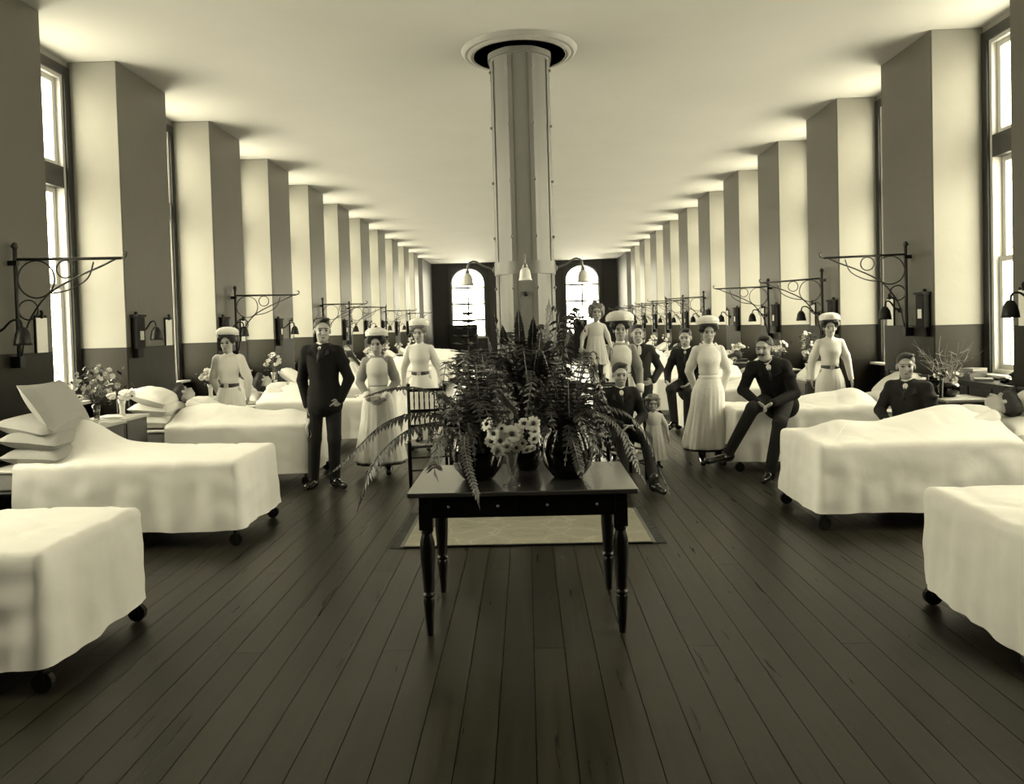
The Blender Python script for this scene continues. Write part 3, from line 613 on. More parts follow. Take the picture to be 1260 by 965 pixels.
def flower_bowl(loc):
    t = empty('flower_bowl', loc); tag(t, 'dark bowl of white flowers and tall bare twigs on the right locker', 'flowers')
    MB().lathe([(.05, 0), (.09, .04), (.10, .10), (.08, .14), (.072, .14), (.09, .10), (.0001, .03)], 20).build('bowl', M_POT, t, True)
    rd = random.Random(4); f = MB()
    for i in range(26):
        a = rd.uniform(0, 2 * PI); q = rd.uniform(0, .13); g = MB(); blossom(g, (q * math.cos(a), q * math.sin(a), .15 + .09 * rd.random()), .028, 7, rnd=rd); g.build('blossom', M_PETAL, t)
    for i in range(22):
        a = rd.uniform(0, 2 * PI); sp = rd.uniform(.1, .42); h = rd.uniform(.2, .45); g = MB()
        pts = [Vector((0, 0, .12))]
        for q in (.33, .66, 1): pts.append(Vector((sp * q * math.cos(a) + rd.gauss(0, .02), sp * q * math.sin(a) + rd.gauss(0, .02), .12 + h * q + rd.gauss(0, .02))))
        g.tube(bez(pts, 8), [.004 - .0004 * j for j in range(9)], 4)
        for q in range(4):
            b = pts[2] if q % 2 else pts[1]; d = Vector((rd.gauss(0, 1), rd.gauss(0, 1), rd.random())).normalized() * rd.uniform(.05, .12); g.tube([b, b + d], .0025, 4)
        g.build('twig', M_TWIG, t)
flower_bowl((4.16, 7.72, .825))
ik = empty('ink_stand', (4.62, 7.42, .955)); tag(ik, 'dark ink stand at the right end of the sideboard', 'ornament')
MB().lathe([(.07, 0), (.075, .015), (.03, .03), (.03, .07), (.055, .09), (.055, .10), (.02, .12), (.0001, .14)], 20).build('stand', M_IRON, ik, True)
MB().lathe([(.02, 0), (.05, .01), (.05, .05), (.0001, .06)], 16, c=(0, .15, 0)).build('inkwell', M_POT, ik, True)
WH = ['one', 'two']
for s in (-1, 1):
    for k in range(1, 9):
        y = bed_pos(s, k)[1] - 1.24; nm = '%s bed gap on the %s side' % (ORD[k + 1], SN[s])
        if (s, k) == (1, 1): locker(3.92, 10.56, PI, 'bedside locker in the %s' % nm); continue
        locker(s * 4.12, y, 0 if s < 0 else PI, 'bedside locker in the %s' % nm)
        vase_of_flowers((s * 4.10, y + .05, .825), 'white flower vase on the locker in the %s' % nm, .12, .2 if k % 2 else .34, 12 if k < 5 else 8, .045, seed=k * 2 + s, leafy=k < 5, ball=k % 2 == 1)
        if k < 4 and (s, k) not in ((1, 1), (-1, 1)): books(s * 4.12, y - .13, .825, 2, 'on the locker, %s' % nm)
vase_of_flowers((3.80, 10.52, .825), 'tall vase of pale stock flowers left of the belted nurse, right side', .07, .45, 16, .035, seed=77, h0=.2)

# ------------------------------------------------------------ table, rug, chairs
tb = empty('centre_table', (-.02, 4.42, 0)); tag(tb, 'black polished table with turned legs in the middle of the ward', 'table')
MB().box(-.62, .60, -.40, .42, .755, .78, .008).build('table_top', M_TOP, tb)
MB().box(-.56, .54, -.36, .38, .638, .755).build('apron', M_EBONY, tb)
for x0 in (-.50, .02):
    d = MB().box(x0, x0 + .46, -.366, -.36, .655, .745, .002).build('drawer', M_EBONY, tb)
    for dx in (.10, .36): MB().ell((x0 + dx, -.376, .70), (.008, .010, .008), 10, 8).build('knob', M_BRASS, d, True)
prof = [(.036, .655), (.036, .60), (.022, .585), (.036, .565), (.028, .55), (.040, .50), (.041, .42), (.030, .25), (.028, .235), (.036, .222), (.026, .205), (.032, .19), (.026, .10), (.018, .0)]
for x in (-.525, .505):
    for y in (-.325, .345):
        l = MB().lathe(prof[::-1], 20, c=(x, y, 0)); l.box(x - .037, x + .037, y - .037, y + .037, .575, .70); l.build('leg', M_EBONY, tb, 'auto')
rg = empty('rug', (-.02, 6.3, 0)); tag(rg, 'patterned pale rug with dark fringe on the floor behind the table', 'rug')
MB().box(-.93, .93, -.56, .50, .0, .012, .003).build('pile_field', M_RUG, rg)
for y in (-.58, .50): MB().box(-.93, .93, y, y + .025, 0, .0135).build('dark_edge', M_EBONY, rg)
for x in (-.955, .93): MB().box(x, x + .025, -.58, .525, 0, .0135).build('border', M_RUGB, rg)
f = MB(); rd = random.Random(3)
for sx in (-1, 1):
    for i in range(90):
        y = -.57 + 1.08 * i / 89; x = sx * .95; f.tube([(x, y, .006), (x + sx * .04, y + rd.uniform(-.01, .01), .006), (x + sx * .085, y + rd.uniform(-.02, .02), .004)], .003, 4, False)
tag(f.build('fringe', M_FRINGE, rg), kind='stuff')
def spindle_chair(loc, rz, lab):
    t = empty('spindle_chair', loc, rz); tag(t, lab, 'chair', 'dark spindle back chairs')
    W2, D2 = .21, .20      # back at +y, front at -y
    for sx in (-1, 1):
        MB().lathe([(.016, 0), (.02, .2), (.02, .46), (.026, .47), (.018, .485), (.022, .50), (.0001, .515)], 12, c=(sx * W2, -D2, 0)).build('leg', M_EBONY, t, True)
        b = MB(); b.tube([(sx * W2 * .92, D2, 0), (sx * W2 * .92, D2, .45), (sx * W2 * .92, D2 + .06, 1.02)], .018, 10); b.ell((sx * W2 * .92, D2 + .064, 1.035), (.022, .022, .022), 8, 6); b.build('leg', M_EBONY, t, True)
        s_ = MB()
        for z in (.15, .30): s_.tube([(sx * W2, -D2, z), (sx * W2 * .92, D2, z)], .010, 6)
        s_.build('stretcher', M_EBONY, t, True)
    s_ = MB(); 
    for z in (.20, .33): s_.tube([(-W2, -D2, z), (W2, -D2, z)], .010, 6)
    s_.build('stretcher', M_EBONY, t, True)
    m = MB(); pillow(m, (0, 0, .45), .44, .42, .05); m.build('seat', M_RUSH, t, True)
    MB().tube([(-W2, -D2, .44), (W2, -D2, .44), (W2 * .92, D2, .44), (-W2 * .92, D2, .44), (-W2, -D2, .44)], .014, 8).build('seat_rail', M_EBONY, t, True)
    for z in (.60, .76, .98):
        yy = D2 + .06 * (z - .45) / .57; MB().box(-W2 * .9, W2 * .9, yy - .010, yy + .010, z - .016, z + .016, .004).build('back_rail', M_EBONY, t)
    for i in range(6):
        x = -W2 * .9 + 1.8 * W2 * (i + 1) / 7
        for z0, z1 in ((.77, .97), (.61, .75)):
            ya, yb = D2 + .06 * (z0 - .45) / .57, D2 + .06 * (z1 - .45) / .57; MB().lathe([(.006, 0), (.009, .3 * (z1 - z0)), (.006, .5 * (z1 - z0)), (.009, .7 * (z1 - z0)), (.006, z1 - z0)], 8, c=(x, (ya + yb) / 2, z0)).build('spindle', M_EBONY, t, True)
    return t
#@@PLANTS
# ------------------------------------------------------------ ferns, flowers and plant stands
def frond(mb, pts, L, n=26, wid=1.0, tw=0.0, droop=.35, prof=None):
    C = bez(pts, n); up = Vector((0, 0, 1))
    mb.tube(C, [.0035 * (1 - .75 * i / n) + .0008 for i in range(n + 1)], 4, False)
    for i in range(2, n + 1):
        t = i / n; T = (C[min(i + 1, n)] - C[i - 1]).normalized(); sd = T.cross(up)
        if sd.length < .15: sd = T.cross(Vector((0, 1, 0)))
        sd = (Matrix.Rotation(tw, 3, T) @ sd.normalized()); nn = sd.cross(T)
        l = L * (prof(t) if prof else (math.sin(PI * min(1, .12 + t * .9)) ** .6)) * R.uniform(.85, 1.1); w = (C[-1] - C[0]).length / n * .62 * wid
        for s in (-1, 1):
            d = (sd * s + T * .28 + nn * R.uniform(-.15, .15)).normalized(); b = C[i]; dr = Vector((0, 0, -droop * l * .5))
            e = T * w
            mb.add([b - e * .5, b + e * .5, b + d * l * .55 + e + dr * .4, b + d * l + dr, b + d * l * .55 - e + dr * .4], [(0, 1, 2, 4), (4, 2, 3)])
    return mb
def rand_frond(o, ang, reach, rise, L, n=24, end=None):
    o = Vector(o); d = Vector((math.cos(ang), math.sin(ang), 0)); e = end if end is not None else -rise * .3
    return [o, o + d * reach * .25 + Vector((0, 0, rise * .62)), o + d * reach * .62 + Vector((R.gauss(0, .02), R.gauss(0, .02), rise)), o + d * reach + Vector((R.gauss(0, .03), R.gauss(0, .03), rise * .55 + e))]
def fern(name, loc, lab, pot, fronds, cat='fern', group=None, lm=None):
    t = empty(name, loc); tag(t, lab, cat, group); pot(t)
    for f in fronds:
        pts, L = f[0], f[1]; m = MB(); frond(m, [Vector(p) for p in pts], L, **(f[2] if len(f) > 2 else {}))
        m.build('frond', (f[3] if len(f) > 3 else lm or M_LEAF), t)
    return t
def round_pot(r, h):
    def g(t): MB().lathe([(r * .5, 0), (r * .62, .015), (r * .9, h * .25), (r, h * .5), (r * .9, h * .78), (r * .66, h * .93), (r * .74, h), (r * .66, h), (r * .56, h * .9), (.0001, h * .88)], 32).build('pot', M_POT, t, True)
    return g
def table_fern(loc, lab, own, seed, nup=14, nd=10):
    x, y, z = loc; fr = []; rl = random.Random(seed)
    for p, L, kw, m in own: fr.append(([(a - x, b - y, c - z) for a, b, c in p], L, kw, m))
    for i in range(nup):
        a = rl.uniform(0, 2 * PI); fr.append((rand_frond((.04 * math.cos(a), .04 * math.sin(a), .27), a, rl.uniform(.10, .30), rl.uniform(.20, .46), .05), rl.uniform(.045, .075), dict(n=22), M_LEAF if rl.random() < .85 else M_LEAFL))
    for i in range(nd):
        a = rl.uniform(-PI, 0) if i % 2 else rl.uniform(0, 2 * PI); fr.append((rand_frond((.05 * math.cos(a), .05 * math.sin(a), .26), a, rl.uniform(.15, .24), rl.uniform(.04, .14), .05, end=-rl.uniform(.06, .20)), rl.uniform(.045, .07), dict(n=18), M_LEAF if rl.random() < .8 else M_LEAFL))
    return fern('potted_fern', loc, lab, round_pot(.150, .29), fr)
TZ = .78
table_fern((-.28, 4.38, TZ), 'trailing fern in the left round dark pot on the black table', [
    ([(-.30, 4.38, 1.06), (-.46, 4.35, 1.15), (-.64, 4.34, 1.168), (-.81, 4.30, 1.11), (-.96, 4.25, .975), (-1.09, 4.2, .855)], .066, dict(n=44, droop=1.3, wid=.8), M_LEAF),
    ([(-.30, 4.36, 1.06), (-.45, 4.30, 1.12), (-.63, 4.2, 1.10), (-.78, 4.15, .99), (-.86, 4.1, .85), (-.92, 4.1, .67)], .085, dict(n=46, droop=1.0, wid=1.0), M_LEAF),
    ([(-.30, 4.38, 1.07), (-.45, 4.40, 1.24), (-.63, 4.4, 1.31), (-.80, 4.4, 1.30), (-.93, 4.4, 1.26)], .045, dict(n=40, droop=.8, wid=.8), M_LEAF),
    ([(-.30, 4.30, 1.05), (-.33, 4.13, 1.06), (-.315, 4.04, .94), (-.27, 3.98, .80), (-.25, 3.97, .70)], .038, dict(n=34, droop=.6), M_LEAFL),
    ([(-.38, 4.28, 1.05), (-.46, 4.16, 1.05), (-.50, 4.12, .93), (-.48, 4.12, .82)], .07, dict(n=24, droop=.8), M_LEAFL)], 5, 18, 20)
table_fern((.23, 4.38, TZ), 'fern in the right round dark pot on the black table', [
    ([(.22, 4.36, 1.07), (.31, 4.3, 1.155), (.44, 4.3, 1.135), (.54, 4.25, 1.03), (.60, 4.2, .86), (.655, 4.2, .74)], .055, dict(n=40, droop=.9), M_LEAFL),
    ([(.24, 4.38, 1.08), (.35, 4.4, 1.18), (.56, 4.4, 1.14), (.68, 4.4, 1.0), (.745, 4.4, .82), (.82, 4.4, .65)], .065, dict(n=44, droop=.9), M_LEAF),
    ([(.24, 4.34, 1.07), (.30, 4.25, 1.14), (.37, 4.2, 1.0), (.46, 4.2, .87)], .075, dict(n=26, droop=.8), M_LEAFL),
    ([(.20, 4.30, 1.06), (.24, 4.15, 1.04), (.27, 4.05, .92), (.28, 4.03, .84)], .04, dict(n=24, droop=.6), M_LEAF)], 9, 18, 20)
# tall fern at the back of the table
fr = []; rl = random.Random(21)
tall = [((-.03, 4.62, 1.75), .05), ((.06, 4.66, 1.70), .05), ((.157, 4.6, 1.80), .085), ((-.13, 4.66, 1.66), .05), ((-.22, 4.62, 1.60), .055), ((.28, 4.62, 1.64), .055), ((.22, 4.7, 1.72), .05), ((-.02, 4.7, 1.70), .045), ((.36, 4.6, 1.5), .05), ((-.32, 4.6, 1.48), .05), ((.10, 4.55, 1.62), .05), ((-.18, 4.7, 1.74), .04)]
for (x, y, z), L in tall:
    fr.append(([(.02, 0, .24), (x * .35 + .02, 0, .5), (x * .8, y - 4.65, (z - TZ) * .8), (x, y - 4.65, z - TZ)], L, dict(n=34, tw=rl.uniform(-.3, .3), droop=.2), M_LEAFL if L > .08 else M_LEAF))
for i in range(16):
    a = rl.uniform(0, 2 * PI); fr.append((rand_frond((0, 0, .25), a, rl.uniform(.15, .36), rl.uniform(.3, .55), .05), .06, dict(n=24), M_LEAF))
t = fern('tall_fern', (0.0, 4.64, TZ), 'tall upright fern rising from the back of the black table before the pillar', round_pot(.11, .25), fr)
rl = random.Random(2)
for i, (bx, bz, ang) in enumerate([(-.30, .52, 0), (.02, .60, .3), (.18, .55, -.2), (-.16, .66, .5), (.34, .5, 0)]):      # broad strap leaves
    C = bez([(0, 0, .24), (bx * .4, -.03, bz * .8), (bx * .9, -.08, bz), (bx * 1.5, -.16, bz * .72)], 14); m = MB(); vs = []; fs = []
    for j, p in enumerate(C):
        w = .030 * math.sin(PI * (.08 + .92 * j / 14)) + .002; sd = Vector((0, .6, .8)) if abs(bx) > .1 else Vector((1, 0, 0)); vs += [p - sd * w, p + Vector((0, -.006, 0)), p + sd * w]
        if j: q = 3 * j; fs += [(q - 3, q - 2, q + 1, q), (q - 2, q - 1, q + 2, q + 1)]
    m.add(vs, fs); m.build('strap_leaf', M_LEAFL if i < 3 else M_LEAF, t, True)
# glass of daisies
gv = empty('flower_vase', (-.085, 4.18, TZ)); tag(gv, 'clear trumpet glass of white dark-centred daisies at the front of the table', 'flowers')
MB().lathe([(.05, 0), (.048, .008), (.02, .02), (.018, .06), (.03, .14), (.05, .20), (.062, .235), (.058, .235), (.046, .20), (.026, .14), (.012, .06), (.0001, .05)], 24).build('vase', M_CLEAR, gv, True)
dz = [(-.125, .345, .030, (-.5, -.6, .5)), (-.09, .295, .03, (-.5, -1, .1)), (-.105, .25, .03, (-.3, -1, -.2)), (-.055, .255, .032, (-.1, -1, .1)), (-.07, .205, .03, (-.2, -1, -.3)), (-.02, .225, .026, (0, -1, -.3)), (.008, .292, .037, (-.1, -1, .1)), (.035, .30, .034, (.3, -1, .2)),
      (.075, .345, .026, (.1, -1, .3)), (.125, .342, .030, (.2, -1, .2)), (.128, .30, .028, (.5, -1, .1)), (.125, .262, .026, (.4, -.8, -.3)), (.03, .215, .024, (.1, -1, -.4)), (.062, .235, .022, (.3, -1, -.2)), (.085, .205, .024, (.2, -.7, -.6)), (.11, .21, .022, (.3, -.7, -.5)), (-.045, .32, .022, (-.3, -1, .4))]
st = MB()
for x, z, r, ax in dz:
    ax = Vector(ax).normalized(); r *= 1.3; c = Vector((x, -.05 - .03 * R.random(), z)); a = ax.orthogonal().normalized(); b = ax.cross(a); m = MB()
    for i in range(11):
        q = 2 * PI * i / 11 + R.uniform(-.1, .1); d = a * math.cos(q) + b * math.sin(q); e = ax.cross(d); h = r * R.uniform(.9, 1.1)
        m.add([c + d * h * .25, c + d * h * .6 + e * h * .25 + ax * .003, c + d * h + e * h * .16, c + d * h - e * h * .16, c + d * h * .6 - e * h * .25 + ax * .003], [(0, 1, 2, 3, 4)])
    o = m.build('daisy', M_PETAL, gv); MB().ell(c + ax * .003, (r * .3, r * .3, r * .3), 8, 6).build('flower_centre', M_CENTRE, o, True)
    st.tube([(0, 0, .07), (x * .3, -.02, .19), c], .002, 4)
st.build('stems', M_STEM, gv)
# plant stands behind the rug
def stand(loc, h, lab, r=.17):
    t = empty('plant_stand', (loc[0], loc[1], 0)); tag(t, lab, 'plant stand', 'plant stands before the pillar')
    MB().lathe([(r, h - .03), (r + .01, h - .015), (r, h)], 24).build('top', M_DARKWOOD, t, True); MB().lathe([(.03, .16), (.045, .3), (.025, .4), (.03, h - .15), (.05, h - .03)], 14).build('column', M_DARKWOOD, t, True)
    for i in range(3):
        a = 2 * PI * i / 3 + .5; MB().tube([(.02 * math.cos(a), .02 * math.sin(a), .22), (.12 * math.cos(a), .12 * math.sin(a), .14), (.2 * math.cos(a), .2 * math.sin(a), .015)], .015, 8).build('leg', M_DARKWOOD, t, True)
stand((-.57, 7.75), .74, 'dark pedestal stand under the little conifer left of the pillar'); stand((0.0, 7.45), .62, 'dark pedestal stand right in front of the pillar'); stand((.36, 7.30), .80, 'dark pedestal stand under the palm right of the pillar')
cn = empty('potted_conifer', (-.57, 7.75, .74)); tag(cn, 'small layered conifer in a dark pot on a stand left of the pillar', 'potted plant')
round_pot(.15, .26)(cn); MB().tube([(0, 0, .22), (0, 0, 1.10)], [.012, .003], 6).build('trunk', M_STEM, cn)
for lv in range(10):
    z = .34 + .076 * lv; rr = .27 * (1 - lv / 10.5) ** .9 + .02
    for i in range(6 if lv < 8 else 5):
        a = 2 * PI * i / 6 + lv * .5; m = MB(); d = Vector((math.cos(a), math.sin(a), 0))
        frond(m, [Vector((0, 0, z)), d * rr * .5 + Vector((0, 0, z + .02)), d * rr + Vector((0, 0, z + .03))], .05, n=12, droop=.5, wid=1.4); m.build('branch', M_LEAF, cn)
def stand_fern(loc, lab, seed, n, reach, rise, L=.06, pr=.14, ph=.25, kw={}, name='potted_fern', cat='fern', end=None):
    rl = random.Random(seed); fr = []
    for i in range(n):
        a = rl.uniform(0, 2 * PI); fr.append((rand_frond((.03 * math.cos(a), .03 * math.sin(a), ph * .9), a, reach * rl.uniform(.5, 1), rise * rl.uniform(.45, 1), L, end=end), L * rl.uniform(.8, 1.2), dict(dict(n=22), **kw)))
    return fern(name, loc, lab, round_pot(pr, ph), fr, cat)
stand_fern((0.0, 7.45, .62), 'bushy dark fern on the stand in front of the pillar', 31, 34, .38, .75)
rl = random.Random(33); fr = []
for e in ((.14, -.1, 1.0), (.17, .05, .9), (-.10, 0, 1.02), (-.25, .1, .85), (.02, -.25, .8), (.10, .2, .95), (-.15, -.15, .7), (.22, -.1, .55), (-.3, -.1, .5)): fr.append(([(0, 0, .2), (e[0] * .3, e[1] * .3, e[2] * .8), (e[0] * .8, e[1] * .8, e[2]), (e[0] * 1.35, e[1] * 1.35, e[2] * .84)], .10, dict(n=18, droop=1.2, wid=.6)))
fern('potted_palm', (.36, 7.30, .80), 'small palm with drooping narrow leaves right of the pillar', round_pot(.13, .24), fr, 'palm')
stand_fern((-.66, 7.3, 0), 'large dark fern in a pot on the floor beside the spindle chair', 35, 30, .28, .78, pr=.17, ph=.32)
stand_fern((.52, 7.0, 0), 'large dark fern in a floor pot behind the right end of the table', 36, 34, .34, .82, pr=.17, ph=.34)
stand_fern((-.38, 7.0, 0), 'dense fern in a floor pot behind the left end of the table', 37, 34, .36, 1.15, pr=.17, ph=.34)
stand_fern((.15, 7.0, 0), 'dense fern in a floor pot behind the middle of the table', 38, 34, .36, 1.1, pr=.17, ph=.34)
spindle_chair((-1.03, 8.02, 0), .18, 'dark spindle back chair with rush seat left of the ferns')
spindle_chair((.98, 8.22, 0), .25, 'dark spindle back chair the seated young man sits on')
#@@PEOPLE
# ------------------------------------------------------------ figures: distance fields turned into one continuous surface
def _axis(lo, hi, st, wins):
    a = [lo]
    while a[-1] < hi:
        s_ = st
        for w0, w1, ws in wins:
            if w0 - st < a[-1] < w1: s_ = min(s_, ws)
        a.append(a[-1] + s_)
    return np.array(a, dtype=np.float32)
class SD:
    def __init__(s): s.p = []
    def rc(s, a, b, r1, r2, k=.03): s.p.append(('rc', np.array(a, float), np.array(b, float), r1, r2, k, 1)); return s
    def el(s, c, r, M=None, k=.03, sg=1): s.p.append(('el', np.array(c, float), np.array(r, float), np.array(M) if M is not None else np.eye(3), 0, k, sg)); return s
    def hs(s, c, n, k=.01): s.p.append(('hs', np.array(c, float), np.array(n, float) / np.linalg.norm(n), 0, 0, k, -1)); return s
    def mesh(s, vox, wins=((), (), ())):
        lo = np.full(3, 1e9); hi = -lo
        for q in s.p:
            if q[6] < 0: continue
            if q[0] == 'rc': r = max(q[3], q[4]); l = np.minimum(q[1], q[2]) - r; h = np.maximum(q[1], q[2]) + r
            else: e = np.sqrt(((q[3] * q[2]) ** 2).sum(1)); l = q[1] - e; h = q[1] + e
            lo = np.minimum(lo, l); hi = np.maximum(hi, h)
        ax = [_axis(lo[i] - 2.5 * vox, hi[i] + 2.5 * vox, vox, wins[i]) for i in range(3)]
        F = np.full([len(a) for a in ax], .5, np.float32)
        for q in s.p:
            k = q[5]
            if q[0] == 'hs':
                X, Y, Z = np.meshgrid(*ax, indexing='ij', sparse=True); d = (X - q[1][0]) * q[2][0] + (Y - q[1][1]) * q[2][1] + (Z - q[1][2]) * q[2][2]; F = np.maximum(F, d); continue
            if q[0] == 'rc': r = max(q[3], q[4]); l = np.minimum(q[1], q[2]) - r; h = np.maximum(q[1], q[2]) + r
            else: e = np.sqrt(((q[3] * q[2]) ** 2).sum(1)); l = q[1] - e; h = q[1] + e
            pad = k + 2.5 * vox
            sl = tuple(slice(max(0, int(np.searchsorted(ax[i], l[i] - pad)) - 1), int(np.searchsorted(ax[i], h[i] + pad)) + 1) for i in range(3))
            X, Y, Z = np.meshgrid(ax[0][sl[0]], ax[1][sl[1]], ax[2][sl[2]], indexing='ij')
            if X.size == 0: continue
            px, py, pz = X - q[1][0], Y - q[1][1], Z - q[1][2]
            if q[0] == 'rc':
                ba = q[2] - q[1]; L2 = float(ba @ ba) + 1e-9; t = np.clip((px * ba[0] + py * ba[1] + pz * ba[2]) / L2, 0, 1)
                d = np.sqrt((px - t * ba[0]) ** 2 + (py - t * ba[1]) ** 2 + (pz - t * ba[2]) ** 2) - (q[3] + t * (q[4] - q[3]))
            else:
                M = q[3]; r = q[2]
                u = [(px * M[0, i] + py * M[1, i] + pz * M[2, i]) / r[i] for i in range(3)]
                k0 = np.sqrt(u[0] ** 2 + u[1] ** 2 + u[2] ** 2) + 1e-6; k1 = np.sqrt((u[0] / r[0]) ** 2 + (u[1] / r[1]) ** 2 + (u[2] / r[2]) ** 2) + 1e-6; d = k0 * (k0 - 1) / k1
            o = F[sl]
            if q[6] > 0: h_ = np.maximum(k - np.abs(o - d), 0) / k; F[sl] = np.minimum(o, d) - h_ * h_ * k * .25
            else: h_ = np.maximum(k - np.abs(o + d), 0) / k; F[sl] = np.maximum(o, -d) + h_ * h_ * k * .25
        return nets(ax, F)
def nets(ax, F):
    S_ = F < 0; nx, ny, nz = F.shape
    c = np.zeros((nx - 1, ny - 1, nz - 1), np.int8)
    for i in (0, 1):
        for j in (0, 1):
            for k in (0, 1): c += S_[i:nx - 1 + i, j:ny - 1 + j, k:nz - 1 + k]
    act = (c > 0) & (c < 8); I, J, K = np.nonzero(act); idx = np.full(act.shape, -1, np.int64); idx[I, J, K] = np.arange(len(I))
    acc = np.zeros((len(I), 3)); cnt = np.zeros(len(I)); A = [a.astype(float) for a in ax]
    for d in range(3):
        for a in (0, 1):
            for b in (0, 1):
                o = [a, b]; o.insert(d, 0); o2 = list(o); o2[d] = 1
                f0 = F[I + o[0], J + o[1], K + o[2]]; f1 = F[I + o2[0], J + o2[1], K + o2[2]]; m = (f0 < 0) != (f1 < 0)
                t = np.where(m, f0 / np.where(m, f0 - f1, 1), 0)
                P0 = np.stack([A[0][I + o[0]], A[1][J + o[1]], A[2][K + o[2]]], 1); P1 = np.stack([A[0][I + o2[0]], A[1][J + o2[1]], A[2][K + o2[2]]], 1)
                acc += np.where(m[:, None], P0 + (P1 - P0) * t[:, None], 0); cnt += m
    V = acc / cnt[:, None]; Q = []
    for d in range(3):
        e, f = (d + 1) % 3, (d + 2) % 3
        s0 = [slice(None)] * 3; s1 = [slice(None)] * 3; s0[d] = slice(0, -1); s1[d] = slice(1, None)
        a0, a1 = S_[tuple(s0)], S_[tuple(s1)]; G = np.array(np.nonzero(a0 != a1))
        ok = (G[e] > 0) & (G[f] > 0) & (G[e] < F.shape[e] - 1) & (G[f] < F.shape[f] - 1); G = G[:, ok]
        ins = a0[G[0], G[1], G[2]]
        def cell(de, df): H = G.copy(); H[e] += de; H[f] += df; return idx[H[0], H[1], H[2]]
        q = np.stack([cell(-1, -1), cell(0, -1), cell(0, 0), cell(-1, 0)], 1); q[~ins] = q[~ins][:, ::-1]; Q.append(q)
    return V, np.concatenate(Q)
def np_mesh(name, V, Q, m, extra=None):
    me = bpy.data.meshes.new(name); vs = V.tolist(); fs = Q.tolist()
    if extra is not None and extra.v: n = len(vs); vs = vs + [list(p) for p in extra.v]; fs = fs + [[i + n for i in f] for f in extra.f]
    me.from_pydata(vs, [], fs); me.materials.append(m); me.polygons.foreach_set('use_smooth', [True] * len(fs)); me.update(); return me
V3 = lambda p: np.array(p, float)
def rotm(yaw=0, pitch=0, roll=0):   # yaw + turns face towards +x, pitch + looks down, roll + tips crown towards +x
    return np.array((Matrix.Rotation(yaw, 3, 'Z') @ Matrix.Rotation(pitch, 3, 'X') @ Matrix.Rotation(roll, 3, 'Y')))
def hand_fingers(mb, sd, w, d, side, back, sc, curl):
    # w wrist, d direction of the hand, side = thumb side, back = back of the hand; palm plus four fingers of unequal length and a thumb
    w, d, side, back = [V3(q) for q in (w, d, side, back)]
    d /= np.linalg.norm(d); side = side - d * (side @ d); side /= np.linalg.norm(side); back = np.cross(side, d) * np.sign(np.cross(side, d) @ back + 1e-9)
    sd.el(w + d * .045 * sc, (.038 * sc, .052 * sc, .016 * sc), np.stack([side, d, back], 1), .015)
    for i, l in enumerate((.068, .078, .074, .058)):
        b = w + d * .082 * sc + side * (.027 - .018 * i) * sc; d1 = d * math.cos(curl * .5) - back * math.sin(curl * .5); d2 = d * math.cos(curl * 1.3) - back * math.sin(curl * 1.3)
        l *= sc; p1 = b + d1 * l * .5; p2 = p1 + d2 * l * .5; mb.tube([Vector(b - d * .02 * sc), Vector(b), Vector(p1), Vector(p2)], [.0085 * sc, .009 * sc, .008 * sc, .006 * sc], 7)
    b = w + d * .025 * sc + side * .026 * sc; t1 = (side * .8 + d * .75); t1 /= np.linalg.norm(t1); t2 = d * .95 - back * .2 + side * .15
    mb.tube([Vector(b - side * .01 * sc), Vector(b + t1 * .032 * sc), Vector(b + t1 * .032 * sc + t2 * .03 * sc)], [.011 * sc, .0095 * sc, .007 * sc], 7)
def head_sd(sd, c, M, s, neck=None):
    def P_(x, y, z): return c + M @ (V3((x, y, z)) * s)
    def E_(x, y, z, r, k=.02, sg=1): sd.el(P_(x, y, z), V3(r) * s, M, k * s, sg)
    E_(0, .018, .035, (.074, .092, .080)); E_(0, -.022, -.045, (.056, .062, .066), .03); E_(0, -.040, -.085, (.030, .034, .026), .03)
    E_(0, -.072, .030, (.046, .020, .014), .02)
    for q in (-1, 1):
        E_(q * .030, -.058, -.030, (.024, .026, .020), .02); E_(q * .029, -.094, .003, (.019, .016, .012), .012, -1); E_(q * .073, .014, -.010, (.010, .018, .028), .008)
    sd.rc(P_(0, -.078, .008), P_(0, -.102, -.028), .009 * s, .014 * s, .012 * s); E_(0, -.086, -.060, (.022, .010, .011), .008)
